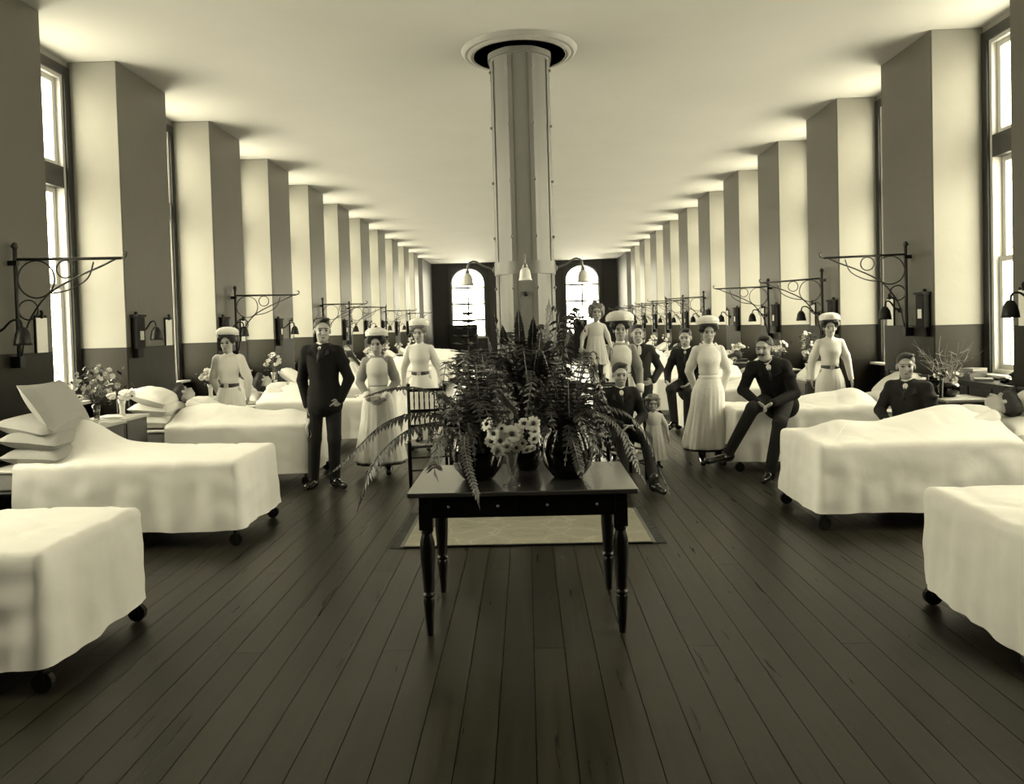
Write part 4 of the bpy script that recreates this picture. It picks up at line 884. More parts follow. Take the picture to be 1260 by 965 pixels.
def head_parts(root, c, M, s, hair, hm, moust=False, browm=None):
    def P_(x, y, z): return c + M @ (V3((x, y, z)) * s)
    M4 = Matrix(M.tolist())
    for q in (-1, 1):
        MB().ell(P_(q * .029, -.0795, .002), (.0135 * s, .006 * s, .0065 * s), 10, 6, M4).build('eye', M_EYE, root, True)
        MB().ell(P_(q * .031, -.088, .021), (.019 * s, .006 * s, .0035 * s), 8, 6, M4).build('eyebrow', browm or M_BROW, root, True)
    MB().ell(P_(0, -.0925, -.0605), (.021 * s, .007 * s, .0048 * s), 10, 6, M4).build('mouth', M_SKIND, root, True)
    if moust:
        m = MB()
        for q in (-1, 1): m.ell(P_(q * .017, -.098, -.047), (.024 * s, .010 * s, .010 * s), 10, 6, M4 @ Matrix.Rotation(q * .3, 3, 'Y'))
        m.build('moustache', M_HAIR, root, True)
    h = SD(); E_ = lambda x, y, z, r, k=.02, sg=1: h.el(P_(x, y, z), V3(r) * s, M, k * s, sg)
    if hair == 'man':
        E_(0, .024, .044, (.078, .096, .081)); E_(.02, -.035, .104, (.052, .045, .018)); E_(0, -.095, -.012, (.082, .080, .095), .008, -1); E_(0, .0, -.095, (.12, .13, .085), .01, -1)
    elif hair == 'woman':
        E_(0, .030, .050, (.100, .108, .084)); E_(0, -.040, .098, (.094, .062, .038)); 
        for q in (-1, 1): E_(q * .082, -.014, .050, (.034, .052, .044))
        E_(0, .105, .045, (.05, .04, .045)); E_(0, -.088, -.018, (.062, .080, .092), .010, -1); E_(0, .0, -.115, (.12, .14, .085), .01, -1)
    elif hair == 'child':
        E_(0, .022, .050, (.094, .106, .082))
        for q in (-1, 1): E_(q * .080, .006, -.005, (.030, .048, .052)); E_(q * .05, -.05, .085, (.035, .03, .022)); E_(q * .055, .05, -.05, (.03, .04, .04))
        E_(0, -.090, -.024, (.064, .080, .092), .010, -1)
    elif hair == 'long':
        E_(0, .024, .045, (.084, .100, .080)); h.rc(P_(-.065, .02, .0), P_(-.10, -.02, -.28), .035 * s, .028 * s); h.rc(P_(.065, .02, .0), P_(.09, -.02, -.24), .035 * s, .028 * s)
        E_(0, -.090, -.024, (.064, .080, .092), .010, -1)
    if hair == 'child':
        rc_ = random.Random(int(abs(c[2]) * 1000))
        for _ in range(46):
            v = V3((rc_.gauss(0, 1), rc_.gauss(.35, .8), rc_.gauss(.35, .8))); v /= np.linalg.norm(v)
            if v[1] < -.35 and v[2] < .62: continue
            E_(v[0] * .095, v[1] * .105 + .015, v[2] * .088 + .045, (.020, .020, .020), .008)
    V, Q = h.mesh(.0075 * max(.8, s)); link('hair', np_mesh('hair', V, Q, hm), root)
DEF = dict(pel=(0, 0, .95), chest=(0, 0, 1.27), neck=(0, .01, 1.45), head=(0, -.015, 1.60), hy=0, hp=.05, hr=0,
           sa=(-.155, .01, 1.385), ea=(-.215, .02, 1.11), wa=(-.21, -.04, .87), sb=(.155, .01, 1.385), eb=(.215, .02, 1.11), wb=(.21, -.04, .87),
           ha=(-.09, 0, .90), ka=(-.095, -.02, .50), aa=(-.10, .02, .09), ta=(-.12, -.17, .04), hb=(.09, 0, .90), kb=(.095, -.02, .50), ab=(.10, .02, .09), tb=(.12, -.17, .04),
           da=None, db=None, hs=1.0)
def person(lab, loc, s=1.0, rz=0.0, kind='man', J={}, hair=None, hm=None, group=None, moust=False, mats={}, opt=(), curl=.6, base=None, name='person', M4=None):
    j = dict(DEF); j.update(J)
    if kind != 'child':
        j['hs'] = j['hs'] * 1.09; m_ = tuple((a + b) / 2 for a, b in zip(j['sa'], j['sb'])); q_ = (.88 if kind == 'man' else .80) if 'sa' in J else (1.0 if kind == 'man' else .9)
        for q in ('sa', 'sb'): j[q] = tuple(m + (a - m) * q_ for a, m in zip(j[q], m_))
        for e_, s_, w_ in (('ea', 'sa', 'wa'), ('eb', 'sb', 'wb')):
            if kind != 'man': j[e_] = (j[e_][0] * .90,) + tuple(j[e_][1:])
        if 'head' in J:
            n_, h_ = Vector(j['neck']), Vector(j['head']); j['head'] = tuple(h_ - (h_ - n_).normalized() * .022)
    g = {k: (V3(v) * s if isinstance(v, tuple) and len(v) == 3 else v) for k, v in j.items()}
    root = empty(name, loc, rz); tag(root, lab, 'person', group)
    if M4 is not None: root.matrix_world = M4
    hs = s * j['hs']; HM = rotm(g['hy'], g['hp'], g['hr']); hc = g['head']
    up = g['neck'] - g['pel']; L = np.linalg.norm(up); up = up / L; rt = g['sb'] - g['sa']; rt = rt - up * (rt @ up); rt /= np.linalg.norm(rt); bk_ = np.cross(up, rt)
    TM = np.stack([rt, bk_, up], 1); mid = lambda t: g['pel'] * (1 - t) + g['neck'] * t
    fem = kind != 'man'; child = j['hs'] > 1.15
    b = SD(); r = lambda *a: tuple(q * s for q in a)
    wx = .98 if not fem else .9
    b.el(mid(.66), r(.150 * wx, .095, .16), TM, .04); b.el(mid(.36), r(.118 * wx, .088, .14), TM, .05); b.el(mid(.04), r(.150, .10, .12), TM, .04)
    b.rc(g['sa'], g['sb'], .050 * s, .050 * s, .04 * s); b.rc(mid(.92), hc + HM @ V3((0, .015, -.07)) * hs, .052 * s, .047 * s, .02 * s)
    for q in 'ab':
        b.rc(g['s' + q], g['e' + q], .046 * s, .038 * s, .02); b.rc(g['e' + q], g['w' + q], .037 * s, .025 * s, .01)
        b.rc(g['h' + q], g['k' + q], .075 * s, .052 * s, .02); b.rc(g['k' + q], g['a' + q], .05 * s, .034 * s, .015); b.rc(g['a' + q] + V3((0, 0, -.03)) * s, g['a' + q] * .3 + g['t' + q] * .7, .026 * s, .018 * s, .015)
    head_sd(b, hc, HM, hs); fm = MB()
    for q, sg in (('a', -1), ('b', 1)):
        d = j['d' + q]; w = g['w' + q]
        dd, th, bk2, cu = d if d else (tuple((g['w' + q] - g['e' + q])), (0, -1, 0), (sg, 0, 0), curl)
        hand_fingers(fm, b, w, dd, th, bk2, s, cu)
    hw = .13 * hs; V, Q = b.mesh(.0115 * max(s, .6), tuple([(hc[i] - hw, hc[i] + hw, .0055 * max(hs, .55) if i != 1 else .0055 * max(hs, .55))] for i in range(3)))
    link('body', np_mesh('body', V, Q, mats.get('skin', M_SKIN), fm), root)
    head_parts(root, hc, HM, hs, hair or ('man' if not fem else 'woman'), hm or M_HAIR, moust, M_HAIRM if hm in (M_HAIRL,) else None)
    def P_(x, y, z): return hc + HM @ (V3((x, y, z)) * hs)
    nb = mid(.94); nd = P_(0, .015, -.09) - nb; NM = Vector(nd).to_track_quat('Z', 'Y').to_matrix()
    def shoe():
        for q in 'ab':
            if 'noshoe' in opt: break
            d = g['t' + q] - g['a' + q]; d[2] = 0 if 'dangle' not in opt else d[2]; sh = SD(); f0 = g['a' + q] + V3((0, 0, -.035)) * s
            sh.rc(g['a' + q] + V3((0, 0, .06)) * s, f0, .046 * s, .047 * s, .02); sh.rc(f0 - d * .15, g['t' + q] + d * .1, .042 * s, .034 * s, .03 * s)
            if base is not None: sh.hs((0, 0, base), (0, 0, -1))
            V, Q = sh.mesh(.009); o = link('shoe', np_mesh('shoe', V, Q, M_SHOE), root)
    if kind == 'man':
        jm = mats.get('jacket', M_SUIT); jk = SD(); hemz = j.get('hem', .20)
        jk.el(mid(.70), r(.172, .122, .19), TM, .05); jk.el(mid(.38), r(.155, .12, .18), TM, .06); jk.el(mid(.06), r(.178, .13, .15), TM, .05); jk.rc(g['sa'], g['sb'], .060 * s, .060 * s, .05)
        if 'short' not in opt: jk.el(mid(-.18), r(.185, .135, .17), TM, .04); jk.hs(mid(-.44), -up)
        for q in 'ab':
            jk.rc(g['s' + q], g['e' + q], .063 * s, .055 * s, .03); w = g['e' + q] * .04 + g['w' + q] * .96; jk.rc(g['e' + q], w, .056 * s, .044 * s, .015); m = (g['s' + q] + g['e' + q]) / 2; jk.el(m + V3((.01, 0, .04)) * s, r(.06, .06, .03), None, .03)
        F_ = -bk_; vd = j.get('vee', .20)
        jk.rc(nb + F_ * .11 * s + up * .02 * s, mid(.94 - vd) + F_ * .16 * s, .036 * s, .003 * s); jk.p[-1] = jk.p[-1][:6] + (-1,)
        V, Q = jk.mesh(.0115); link('jacket', np_mesh('jacket', V, Q, jm), root)
        sf = SD(); sf.el(mid(.70), r(.16, .112, .18), TM, .03); sf.rc(mid(.78), nb, .09 * s, .055 * s); V, Q = sf.mesh(.012); link('waistcoat' if 'waistcoat' in opt else 'shirt', np_mesh('shirt', V, Q, M_PAPER if 'waistcoat' not in opt else M_LINEN), root)
        lp = MB()      # lapels
        for q in (-1, 1):
            pts = [nb + rt * q * .055 * s + F_ * .045 * s + up * .02, mid(.80) + rt * q * .075 * s + F_ * .118 * s, mid(.94 - vd) + rt * q * .012 * s + F_ * .138 * s]
            a0, a1, a2 = [Vector(p) for p in pts]; ou = Vector(rt * q * .045 * s); th = Vector(F_ * .008)
            lp.add([a0, a1, a2, a1 + ou + Vector(up * .015), a0 + ou * .5, a0 + th, a1 + th, a2 + th, a1 + ou + th + Vector(up * .015), a0 + ou * .5 + th], [(0, 1, 3, 4), (1, 2, 3), (5, 6, 8, 9), (6, 7, 8), (0, 4, 9, 5), (4, 3, 8, 9), (3, 2, 7, 8), (0, 5, 6, 1), (1, 6, 7, 2)])
        lp.build('lapels', jm, root)
        c = MB(); c.lathe([(.064 * s, -.012 * s), (.060 * s, .036 * s), (.055 * s, .036 * s), (.058 * s, -.012 * s)], 24, tuple(nb + nd * .30), M=NM); c.build('collar', M_PAPER, root, True)
        tc = nb + F_ * .062 * s + nd * .12
        if 'bow' in opt:
            m = MB(); m.ell(tc, r(.010, .008, .010), 8, 6)
            for q in (-1, 1): m.ell(tc + rt * q * .028 * s, r(.026, .009, .015), 10, 6)
            m.build('bow_tie', M_HAIR, root, True)
        else: MB().tube([Vector(tc), Vector(mid(.80) + F_ * .108 * s), Vector(mid(.66) + F_ * .118 * s)], [.013 * s, .018 * s, .022 * s], 6).build('tie', M_HAIR, root, True)
        for q in 'ab':
            d = g['w' + q] - g['e' + q]; d /= np.linalg.norm(d); MB().tube([Vector(g['w' + q] - d * .02), Vector(g['w' + q] + d * .012)], .034 * s, 12).build('cuff', M_PAPER, root)
        for z in (.42, .30, .18)[:2 if 'short' in opt else 3]: MB().ell(mid(z) + F_ * .128 * s, r(.009, .006, .009), 8, 6).build('button', M_EBONY, root)
        tr = SD(); tr.el(mid(.0), r(.160, .115, .13), TM, .05)
        for q in 'ab': tr.rc(g['h' + q], g['k' + q], .090 * s, .070 * s, .03); tr.rc(g['k' + q], g['a' + q] + V3((0, 0, .0)) * s, .068 * s, .054 * s, .02)
        V, Q = tr.mesh(.0115); link('trousers', np_mesh('trousers', V, Q, mats.get('trousers', M_TROU)), root); shoe()
    else:
        dm = mats.get('dress', M_DRESS); sm = mats.get('sleeve', dm); wz = .42
        bd = SD(); bd.el(mid(.74), r(.155, .108, .15), TM, .05); bd.el(mid(.60) - bk_ * .035 * s, r(.125, .09, .085), TM, .05); bd.el(mid(.36), r(.118, .10, .13), TM, .05); bd.rc(g['sa'], g['sb'], .056 * s, .056 * s, .04); bd.rc(mid(.85), nb, .07 * s, .056 * s)
        if child: bd = SD(); bd.el(mid(.74), r(.16, .12, .17), TM, .05); bd.el(mid(.45), r(.16, .125, .18), TM, .06); bd.rc(g['sa'], g['sb'], .065 * s, .065 * s, .04)
        V, Q = bd.mesh(.011); link('bodice', np_mesh('bodice', V, Q, dm), root)
        sl = SD()
        for q in 'ab': pf = .072 if 'puff' in opt else .060; sl.rc(g['s' + q], g['e' + q] * .7 + g['s' + q] * .3, pf * s, .058 * s, .03); sl.rc(g['e' + q] * .7 + g['s' + q] * .3, g['e' + q], .058 * s, .050 * s, .03); sl.rc(g['e' + q], g['w' + q] * (.96) + g['e' + q] * .04, .052 * s, .036 * s, .015)
        V, Q = sl.mesh(.0105); link('sleeves', np_mesh('sleeves', V, Q, sm), root)
        c = MB(); c.lathe([(.058 * s, -.02 * s), (.055 * s, .040 * s), (.050 * s, .040 * s), (.052 * s, -.02 * s)], 22, tuple(nb + nd * .22), M=NM); c.build('collar', mats.get('collar', M_APRON), root, True)
        if 'cuffs' in opt:
            for q in 'ab':
                d = g['w' + q] - g['e' + q]; d /= np.linalg.norm(d); MB().tube([Vector(g['w' + q] - d * .10 * s), Vector(g['w' + q] - d * .005)], [.050 * s, .040 * s], 14).build('cuff', M_APRON, root, True)
        if 'noskirt' not in opt:
            wc = g['pel'] * .55 + mid(.40) * .45 if not child else mid(.62); hz = j.get('hemz', .12) * s; hc2 = V3(j.get('hemc', (0, .02, 0))) * s; hr_ = j.get('hemr', (.30, .26)); wr_ = (.122, .104) if not child else (.155, .12); nf = 11 if not child else 13
            def skirt(off, a0, a1, n, top=0.0, bot=0.0, amp=.055):
                m = MB(); K = 18
                def f(u, v):
                    a = a0 + (a1 - a0) * u; t = top + (1 - top - bot) * v; q = t ** .85 if not child else t
                    hipb = .022 * math.exp(-((t - .20) / .13) ** 2) if not child else 0
                    rx = wr_[0] + (hr_[0] - wr_[0]) * q + hipb; ry = wr_[1] + (hr_[1] - wr_[1]) * q + hipb * .8
                    w_ = 1 + amp * t ** .8 * (math.sin(nf * a + 1.3 + 2 * noise.noise(Vector((a * 1.5, lab.__len__(), t * .6)))) * .7 + .5 * math.sin(nf * 2.1 * a + .5)) 
                    x = (rx * s * w_ + off) * math.cos(a); y = (ry * s * w_ + off) * math.sin(a); z = wc[2] + (hz - wc[2]) * t
                    return (wc[0] + hc2[0] * q + x, wc[1] + hc2[1] * q + y, z)
                return m.grid(f, n, K)
            skirt(0, 0, 2 * PI, 110).build('skirt', mats.get('skirt', dm), root, True)
            if 'apron' in opt: skirt(.010, -PI / 2 - 2.0, -PI / 2 + 2.0, 80, .0, .045 if 'shortapron' in opt else .02).build('apron', M_APRON, root, True)
            if 'under' in opt: skirt(-.02, 0, 2 * PI, 60, .8, -.035, .03).build('underskirt', M_CHAR, root, True)
            if child: skirt(.004, 0, 2 * PI, 70, .93, 0).build('hem_band', mats.get('skirt', dm), root, True)
            else:
                bm2 = M_BELT if 'belt' in opt else M_APRON
                MB().lathe([(1, -.026), (1.04, -.022), (1.04, .022), (1, .026)], 40, tuple(wc + up * .012), M=Matrix(((.119 * s, 0, 0), (0, .106 * s, 0), (0, 0, s)))).build('belt', bm2, root, True)
                if 'belt' in opt: MB().box(-.028, .028, -.006, .004, -.026, .026, .004).build('buckle', M_BUCKLE, root, False, tuple(wc + up * .012 - bk_ * .112 * s))
        if 'bib' in opt:
            bb = SD(); e = .007; bb.el(mid(.74), r(.155 + e, .108 + e, .15), TM, .05); bb.el(mid(.60) - bk_ * .035 * s, r(.125 + e, .09 + e, .085), TM, .05); bb.el(mid(.36), r(.118 + e, .10 + e, .13), TM, .05); bb.rc(mid(.85), nb, (.07 + e) * s, (.056 + e) * s)
            bb.hs(mid(.7) + rt * .128 * s, rt); bb.hs(mid(.7) - rt * .128 * s, -rt); bb.hs(mid(.7) + bk_ * .0, bk_); bb.hs(mid(.965), up); bb.hs(mid(.28), -up)
            V, Q = bb.mesh(.010); link('apron_bib', np_mesh('bib', V, Q, M_APRON), root)
            st_ = MB()
            for q in (-1, 1): st_.tube(bez([mid(.90) + rt * q * .085 * s - bk_ * .055 * s, mid(1.02) + rt * q * .09 * s, mid(.86) + rt * q * .07 * s + bk_ * .11 * s], 8), .016 * s, 6)
            st_.build('apron_straps', M_APRON, root, True)
        if 'cap' in opt or 'bigcap' in opt:
            k_ = 1.25 if 'bigcap' in opt else 1.0; CM = Matrix((HM @ rotm(0, -.10, 0)).tolist())
            MB().lathe([(.095 * hs * k_, -.01 * hs), (.120 * hs * k_, .002 * hs), (.126 * hs * k_, .022 * hs), (.118 * hs * k_, .046 * hs * k_), (.092 * hs * k_, .068 * hs * k_), (.05 * hs * k_, .082 * hs * k_), (.0001, .086 * hs * k_)], 40, tuple(P_(0, .022 if k_ == 1 else .03, .106)), wave=lambda a, u: 1 + .045 * math.sin(9 * a + 3 * u) * (1 - u) + .03 * math.sin(17 * a), M=CM).build('cap', M_APRON, root, True)
            MB().lathe([(.100 * hs * k_, -.016 * hs), (.130 * hs * k_, -.008 * hs), (.100 * hs * k_, .010 * hs)], 60, tuple(P_(0, .022 if k_ == 1 else .03, .106)), wave=lambda a, u: 1 + .04 * math.sin(26 * a), M=CM).build('cap_frill', M_APRON, root, True)
        if child and 'stock' in opt:
            k = MB()
            for q in 'ab': m = MB(); m.tube([Vector(g['h' + q]), Vector(g['k' + q]), Vector(g['a' + q])], [.07 * s, .06 * s, .045 * s], 12); m.build('stocking', M_STOCK, root, True)
        shoe()
    return root
#@@CAST
# standing man in dark suit, left
person('standing man in dark suit and white stiff collar, one hand in his pocket, left', (-2.13, 8.06, 0), 1.025, 0.0, 'man',
       dict(pel=(.01, .0, .95), neck=(0, .01, 1.46), head=(.012, -.02, 1.632), hy=.35, hp=.06, sa=(-.19, .03, 1.40), sb=(.185, -.03, 1.39), ea=(-.235, .05, 1.10), wa=(-.165, -.02, .84), eb=(.27, -.02, 1.11), wb=(.185, -.07, .90),
            ha=(-.09, 0, .90), ka=(-.105, -.02, .50), aa=(-.145, .03, .085), ta=(-.16, -.15, .035), hb=(.09, 0, .90), kb=(.10, -.03, .50), ab=(.08, .02, .085), tb=(.20, -.12, .035), db=((-.5, -.3, -.5), (0, -.2, 1), (.3, -.9, 0), .4)), base=0.0)
nap = MB(); nap.grid(lambda u, v: (-.02 + .05 * u + .01 * math.sin(9 * v), .012 * math.sin(7 * u + 5 * v), -.20 * v), 6, 10); tag(nap.build('handkerchief', M_PAPER, None, True, (-2.29, 7.98, .74)), 'crumpled white handkerchief in the hand of the standing man', 'handkerchief')
person('nurse in grey dress and white bib apron with clasped hands, left of the chair', (-1.69, 8.76, 0), .925, 0.05, 'woman',
       dict(head=(.0, -.02, 1.615), hy=-.05, ea=(-.25, .0, 1.13), wa=(-.085, -.165, .93), eb=(.25, .0, 1.13), wb=(.085, -.165, .93), da=((1, -.25, -.35), (0, -.2, 1), (-.2, -1, .0), .5), db=((-1, -.3, -.35), (0, -.2, 1), (.2, -1, 0), .5), hemr=(.31, .25), hemz=.15),
       mats=dict(dress=M_DRESSG, sleeve=M_DRESSG, skirt=M_DRESSG), opt=('apron', 'bib', 'cap', 'cuffs', 'under'), base=0.0, hm=M_HAIRM)
person('nurse all in white with dark belt and white cap, standing behind the spindle chair', (-1.43, 10.4, 0), .985, -.05, 'woman',
       dict(ea=(-.27, .06, 1.13), wa=(-.26, .08, .89), eb=(.27, .06, 1.13), wb=(.30, .08, .88), hy=-.05), opt=('cap', 'belt'), base=0.0, hm=M_HAIRL)
person('nurse in white with dark belt standing between beds near the left wall', (-3.66, 9.42, 0), .955, 0.0, 'woman',
       dict(ea=(-.26, .05, 1.13), wa=(-.17, .13, .90), eb=(.26, .05, 1.13), wb=(.19, .13, .90)), opt=('cap', 'belt', 'puff'), base=0.0, hm=M_HAIRM)
person('nurse in pale dress, apron and white cap standing with hands behind her, right', (2.09, 8.90, 0), .94, -.05, 'woman',
       dict(ea=(-.25, .07, 1.13), wa=(-.14, .17, .90), eb=(.26, .06, 1.13), wb=(.20, .16, .90), hemr=(.28, .24), hemc=(-.05, .02, 0), hemz=.20), opt=('cap', 'apron', 'bib', 'under'), mats=dict(sleeve=M_DRESS), base=0.0, hm=M_HAIRM)
person('nurse in white with dark belt, arms at her sides, near the right wall', (3.97, 10.2, 0), .94, -.1, 'woman',
       dict(eb=(.26, .02, 1.13), wb=(.26, -.05, .88), ea=(-.25, .08, 1.13), wa=(-.22, .12, .88), hy=-.15), opt=('cap', 'belt'), base=0.0, hm=M_HAIR)
person('nurse with large white cap and black hair steadying the toddler, centre right', (1.12, 9.15, 0), .965, -.05, 'woman',
       dict(head=(0, -.02, 1.64), ea=(-.30, -.10, 1.18), wa=(-.40, -.25, 1.30), eb=(.24, -.02, 1.12), wb=(.215, -.16, .86), da=((-.5, -.2, .6), (0, 0, 1), (0, -1, 0), .5), hemr=(.28, .24)),
       mats=dict(dress=M_DRESSG, sleeve=M_DRESSG, skirt=M_DRESSG), opt=('apron', 'bib', 'bigcap', 'cuffs'), base=0.0)
person('young man with bow tie, waistcoat and open jacket standing behind the nurse', (1.45, 9.95, 0), .93, 0.0, 'man',
       dict(vee=.42, ea=(-.25, .03, 1.13), wa=(-.20, -.08, .92), eb=(.29, .04, 1.12), wb=(.17, -.12, .96), db=((-.8, -.2, -.2), (0, 0, 1), (0, -1, 0), .5), head=(-.02, -.02, 1.625), hp=.0), mats=dict(jacket=M_SUITG), opt=('bow',), base=0.0)
# toddler on a stand
stand((.78, 8.55), .985, 'tall dark pedestal stand on which the toddler stands', .19)
person('fair curly toddler in white frock standing raised on a dark stand', (.78, 8.55, .985), .50, .1, 'child',
       dict(hs=1.66, head=(.02, -.03, 1.56), neck=(0, .0, 1.33), sa=(-.165, 0, 1.24), sb=(.165, 0, 1.24), ea=(-.30, -.02, 1.02), wa=(-.34, -.10, .80), eb=(.27, -.02, 1.0), wb=(.33, -.06, .78), pel=(0, 0, .82), hemz=.42, hemr=(.28, .24), hy=-.1, ka=(-.09, -.01, .42), kb=(.09, -.01, .42), ha=(-.08, 0, .8), hb=(.08, 0, .8)),
       hair='child', hm=M_HAIRL, mats=dict(dress=M_FROCK, skirt=M_FROCK, skin=M_SKIN), opt=('stock', 'puff'), base=0.0)
girl = person('little fair girl with white bow and pale frock holding the nurse by the hand', (1.42, 8.72, 0), .475, 0.1, 'child',
       dict(hs=1.62, head=(-.02, -.04, 1.53), neck=(0, .0, 1.32), sa=(-.165, 0, 1.22), sb=(.165, 0, 1.22), ea=(-.27, -.02, 1.20), wa=(-.24, .14, 1.42), eb=(.29, -.02, .98), wb=(.32, -.08, .72), pel=(0, 0, .80), hemz=.20, hemr=(.30, .26), hy=-.15, hp=.1, ha=(-.08, 0, .78), hb=(.08, 0, .78), ka=(-.09, 0, .42), kb=(.09, 0, .42)),
       hair='child', hm=M_HAIRL, mats=dict(dress=M_FROCK, skirt=M_FROCK), opt=('stock', 'puff'), base=0.0)
bw = MB()
for q in (-1, 1): bw.ell((q * .035, 0, .0), (.038, .014, .022), 10, 6)
bw.build('hair_bow', M_PAPER, girl, True, (-.035, -.03, .79))
# seated figures
SEAT = dict(pel=(0, 0, .52), neck=(0, -.06, 1.00), head=(.0, -.10, 1.18), sa=(-.18, -.04, .95), sb=(.18, -.04, .95))
person('young man in dark suit and white collar sitting on a chair behind the table', (.97, 8.20, 0), .95, .15, 'man',
       dict(SEAT, ea=(-.25, -.10, .70), wa=(-.05, -.30, .62), eb=(.25, -.10, .70), wb=(.07, -.33, .62), da=((1, -.3, -.1), (0, -1, .3), (0, 0, 1), .7), db=((-1, -.3, -.1), (0, -1, .3), (0, 0, 1), .7),
            ha=(-.09, -.02, .52), hb=(.09, -.02, .52), ka=(-.11, -.50, .52), kb=(.15, -.50, .50), aa=(-.12, -.60, .09), ab=(.12, -.85, .10), ta=(-.13, -.78, .04), tb=(.15, -1.02, .05), hy=-.1, hp=.10), hm=M_HAIRM, base=0.0)
person('moustached man in dark suit sitting on the corner of a bed, hands clasped', (2.62, 8.17, 0), 1.0, -.25, 'man',
       dict(pel=(.03, .08, .79), neck=(-.08, -.10, 1.20), head=(-.13, -.18, 1.36), sa=(-.26, -.06, 1.14), sb=(.10, -.10, 1.15), ea=(-.34, -.10, .90), wa=(-.20, -.34, .79), eb=(.17, -.16, .87), wb=(-.06, -.38, .79), da=((.7, -.7, -.3), (0, -1, .4), (-.3, -.3, 1), .8), db=((-.8, -.6, -.3), (0, -1, .4), (.3, -.3, 1), .8),
            ha=(-.09, .05, .78), hb=(.09, .05, .78), ka=(-.25, -.36, .74), kb=(-.0, -.42, .60), aa=(-.50, -.22, .25), ab=(-.10, -.40, .10), ta=(-.68, -.36, .20), tb=(-.16, -.56, .05), hy=-.35, hp=.12), moust=True, hm=M_HAIR, opt=('dangle',), mats=dict(trousers=M_SUITG))
person('man in dark jacket perched on the end of a bed beside the apron nurse', (2.20, 10.62, 0), .97, -.45, 'man',
       dict(pel=(.02, .06, .79), neck=(-.0, -.04, 1.30), head=(.0, -.08, 1.48), sa=(-.18, -.02, 1.24), sb=(.18, -.02, 1.24), ea=(-.26, -.08, .99), wa=(-.20, -.30, .86), eb=(.25, -.08, .98), wb=(.10, -.28, .84),
            ha=(-.09, .05, .80), hb=(.09, .05, .80), ka=(-.13, -.40, .76), kb=(.10, -.38, .72), aa=(-.10, -.36, .32), ab=(.08, -.36, .12), ta=(-.12, -.54, .26), tb=(.08, -.54, .06), hy=.1, hp=.12), hm=M_HAIR, opt=('dangle',), mats=dict(trousers=M_SUITG))
ch = spindle_chair((3.72, 7.62, 0), -.9, 'dark chair on which the grey suited visitor sits between the right beds')
person('clean-shaven visitor in dark grey suit sitting between two beds, right side', (3.72, 7.62, 0), .97, -.75, 'man',
       dict(pel=(0, .02, .54), neck=(0, -.02, 1.02), head=(-.01, -.05, 1.205), sa=(-.18, -.0, .97), sb=(.18, -.0, .97), ea=(-.25, -.08, .73), wa=(-.12, -.30, .66), eb=(.25, -.06, .72), wb=(.10, -.32, .66), da=((.7, -.6, 0), (0, -1, .3), (0, 0, 1), .6), db=((-.7, -.6, 0), (0, -1, .3), (0, 0, 1), .6),
            ha=(-.09, 0, .52), hb=(.09, 0, .52), ka=(-.13, -.44, .52), kb=(.11, -.46, .52), aa=(-.12, -.44, .10), ab=(.10, -.46, .10), ta=(-.13, -.62, .05), tb=(.11, -.64, .05), hy=.35, hp=.05), hm=M_HAIRM, mats=dict(jacket=M_SUITG), base=0.0)
# patients: lying on their backs, head towards the wall
def lying(s, k, lab, hm=M_HAIR, dx=0.0, sc=.9, hair='long', yaw=0.4, sit=0.3, group=None, dy=0.0):
    x, y = bed_pos(s, k); y += dy; sx = -1 if s < 0 else 1
    up = Vector((sx * math.cos(sit), 0, math.sin(sit))); fr_ = Vector((-sx * math.sin(sit), 0, math.cos(sit))); ry = -fr_; rx = ry.cross(up)
    c = Vector((x + sx * (.06 + dx - (.12 if sit else 0)), y, .725)); base_ = c - up * .95 * sc
    M4 = Matrix(((rx.x, ry.x, up.x, base_.x), (rx.y, ry.y, up.y, base_.y), (rx.z, ry.z, up.z, base_.z), (0, 0, 0, 1)))
    leg = dict()
    if sit: 
        d = Vector((-sx, 0, 0)); loc = lambda v: (v.dot(rx), v.dot(ry), v.dot(up))
        for q, yy in (('a', -1), ('b', 1)):
            h = Vector((0, 0, 0)); o0 = V3((yy * .09, 0, .93)) + V3(loc(Vector((0, 0, -.06)))); L1 = V3(loc(d * .42)); leg['h' + q] = tuple(o0); leg['k' + q] = tuple(o0 + L1); leg['a' + q] = tuple(o0 + 2 * L1); leg['t' + q] = tuple(o0 + 2 * L1 + V3(loc(d * .10 + Vector((0, 0, .02)))))
    J = dict(head=(0, -.11 if not sit else -.06, 1.60), hp=.45 if not sit else .1, hy=yaw, ea=(-.20, .03, 1.14), wa=(-.17, .045, .90), eb=(.20, .03, 1.14), wb=(.17, .045, .90), ha=(-.09, .03, .90), hb=(.09, .03, .90), ka=(-.09, .055, .50), kb=(.09, .055, .50), aa=(-.09, .065, .09), ab=(.09, .065, .09), ta=(-.11, .04, -.02), tb=(.11, .04, -.02)); J.update(leg)
    return person(lab, (0, 0, 0), sc, 0, 'woman', J, hair=hair, hm=hm, opt=('noskirt', 'noshoe', 'puff'), M4=M4, mats=dict(dress=M_LINEN), group=group)
lying(-1, 0, 'dark-haired patient lying in the third left bed, face turned to the camera', sc=.90, yaw=.75, dx=.10, sit=.36, dy=.14, hair='woman')
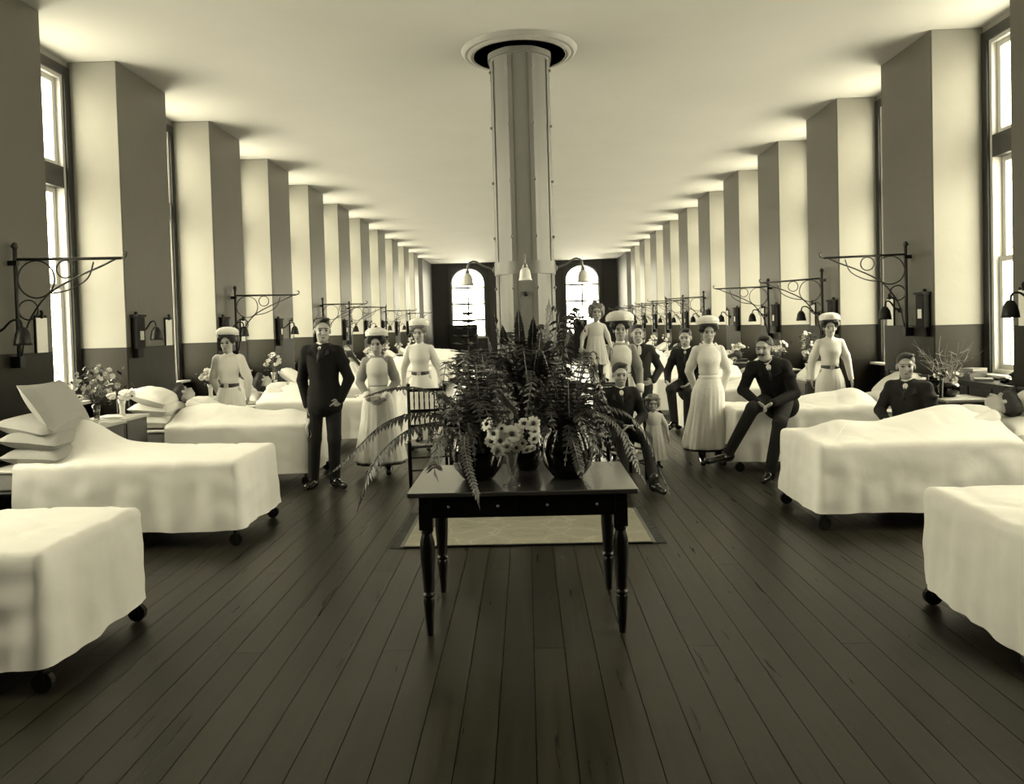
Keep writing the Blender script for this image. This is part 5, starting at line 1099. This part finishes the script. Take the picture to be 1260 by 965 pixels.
lying(-1, 1, 'patient lying low under the covers in the fourth left bed', dx=.08, yaw=.7, hair='woman')
lying(-1, 2, 'girl with long dark hair sitting up in the fifth left bed', dx=-.36, sit=1.0, sc=.82, yaw=.9)
lying(1, -1, 'dark-haired patient asleep in the second right bed', dx=.14, yaw=-.6, hair='woman', sit=.22)
lying(1, 2, 'dark-haired patient propped on pillows in the fifth right bed', sit=.45, sc=.88, yaw=-.7)
lying(1, 3, 'patient propped up in the sixth right bed', sit=.4, sc=.88, yaw=-.6)
lying(1, 4, 'patient propped up in the seventh right bed', sit=.5, sc=.85, yaw=-.6)
# small things
bt = empty('pair_of_boots', (-1.06, 7.95, .475)); tag(bt, 'pair of small black boots standing on the rush seat of the left chair', 'boots')
for q in (-1, 1):
    s_ = SD(); s_.rc((q * .055, .02, .10), (q * .055, .02, .03), .028, .028, .01); s_.rc((q * .055, .02, .025), (q * .075, -.07, .02), .025, .02, .02); s_.hs((0, 0, 0), (0, 0, -1)); V, Q = s_.mesh(.006); link('boot', np_mesh('boot', V, Q, M_SHOE), bt)
# dark cupboards before the end windows
for cx, w_, h_, lab in ((-2.95, 1.35, 1.68, 'dark wide cupboard standing under the left end window'), (2.55, .62, 1.78, 'dark narrow cupboard standing under the right end window')):
    t = empty('cupboard', (cx, 36.3, 0)); tag(t, lab, 'cupboard')
    MB().box(-w_ / 2, w_ / 2, -.25, .25, .06, h_, .01).build('body', M_DARKWOOD, t); MB().box(-w_ / 2 - .03, w_ / 2 + .03, -.28, .27, h_, h_ + .05, .01).build('cornice', M_DARKWOOD, t); MB().box(-w_ / 2 + .02, w_ / 2 - .02, -.23, .25, 0, .06).build('plinth', M_DARKWOOD, t)
    for sx in (-1, 1):
        d = MB().box(min(0, sx * (w_ / 2 - .04)) + .01, max(0, sx * (w_ / 2 - .04)) - .01, -.27, -.25, .12, h_ - .08, .004).build('door', M_DARKWOOD, t); MB().ell((sx * .05, -.28, .95), (.015, .015, .015), 8, 6).build('knob', M_BRASS, d, True)
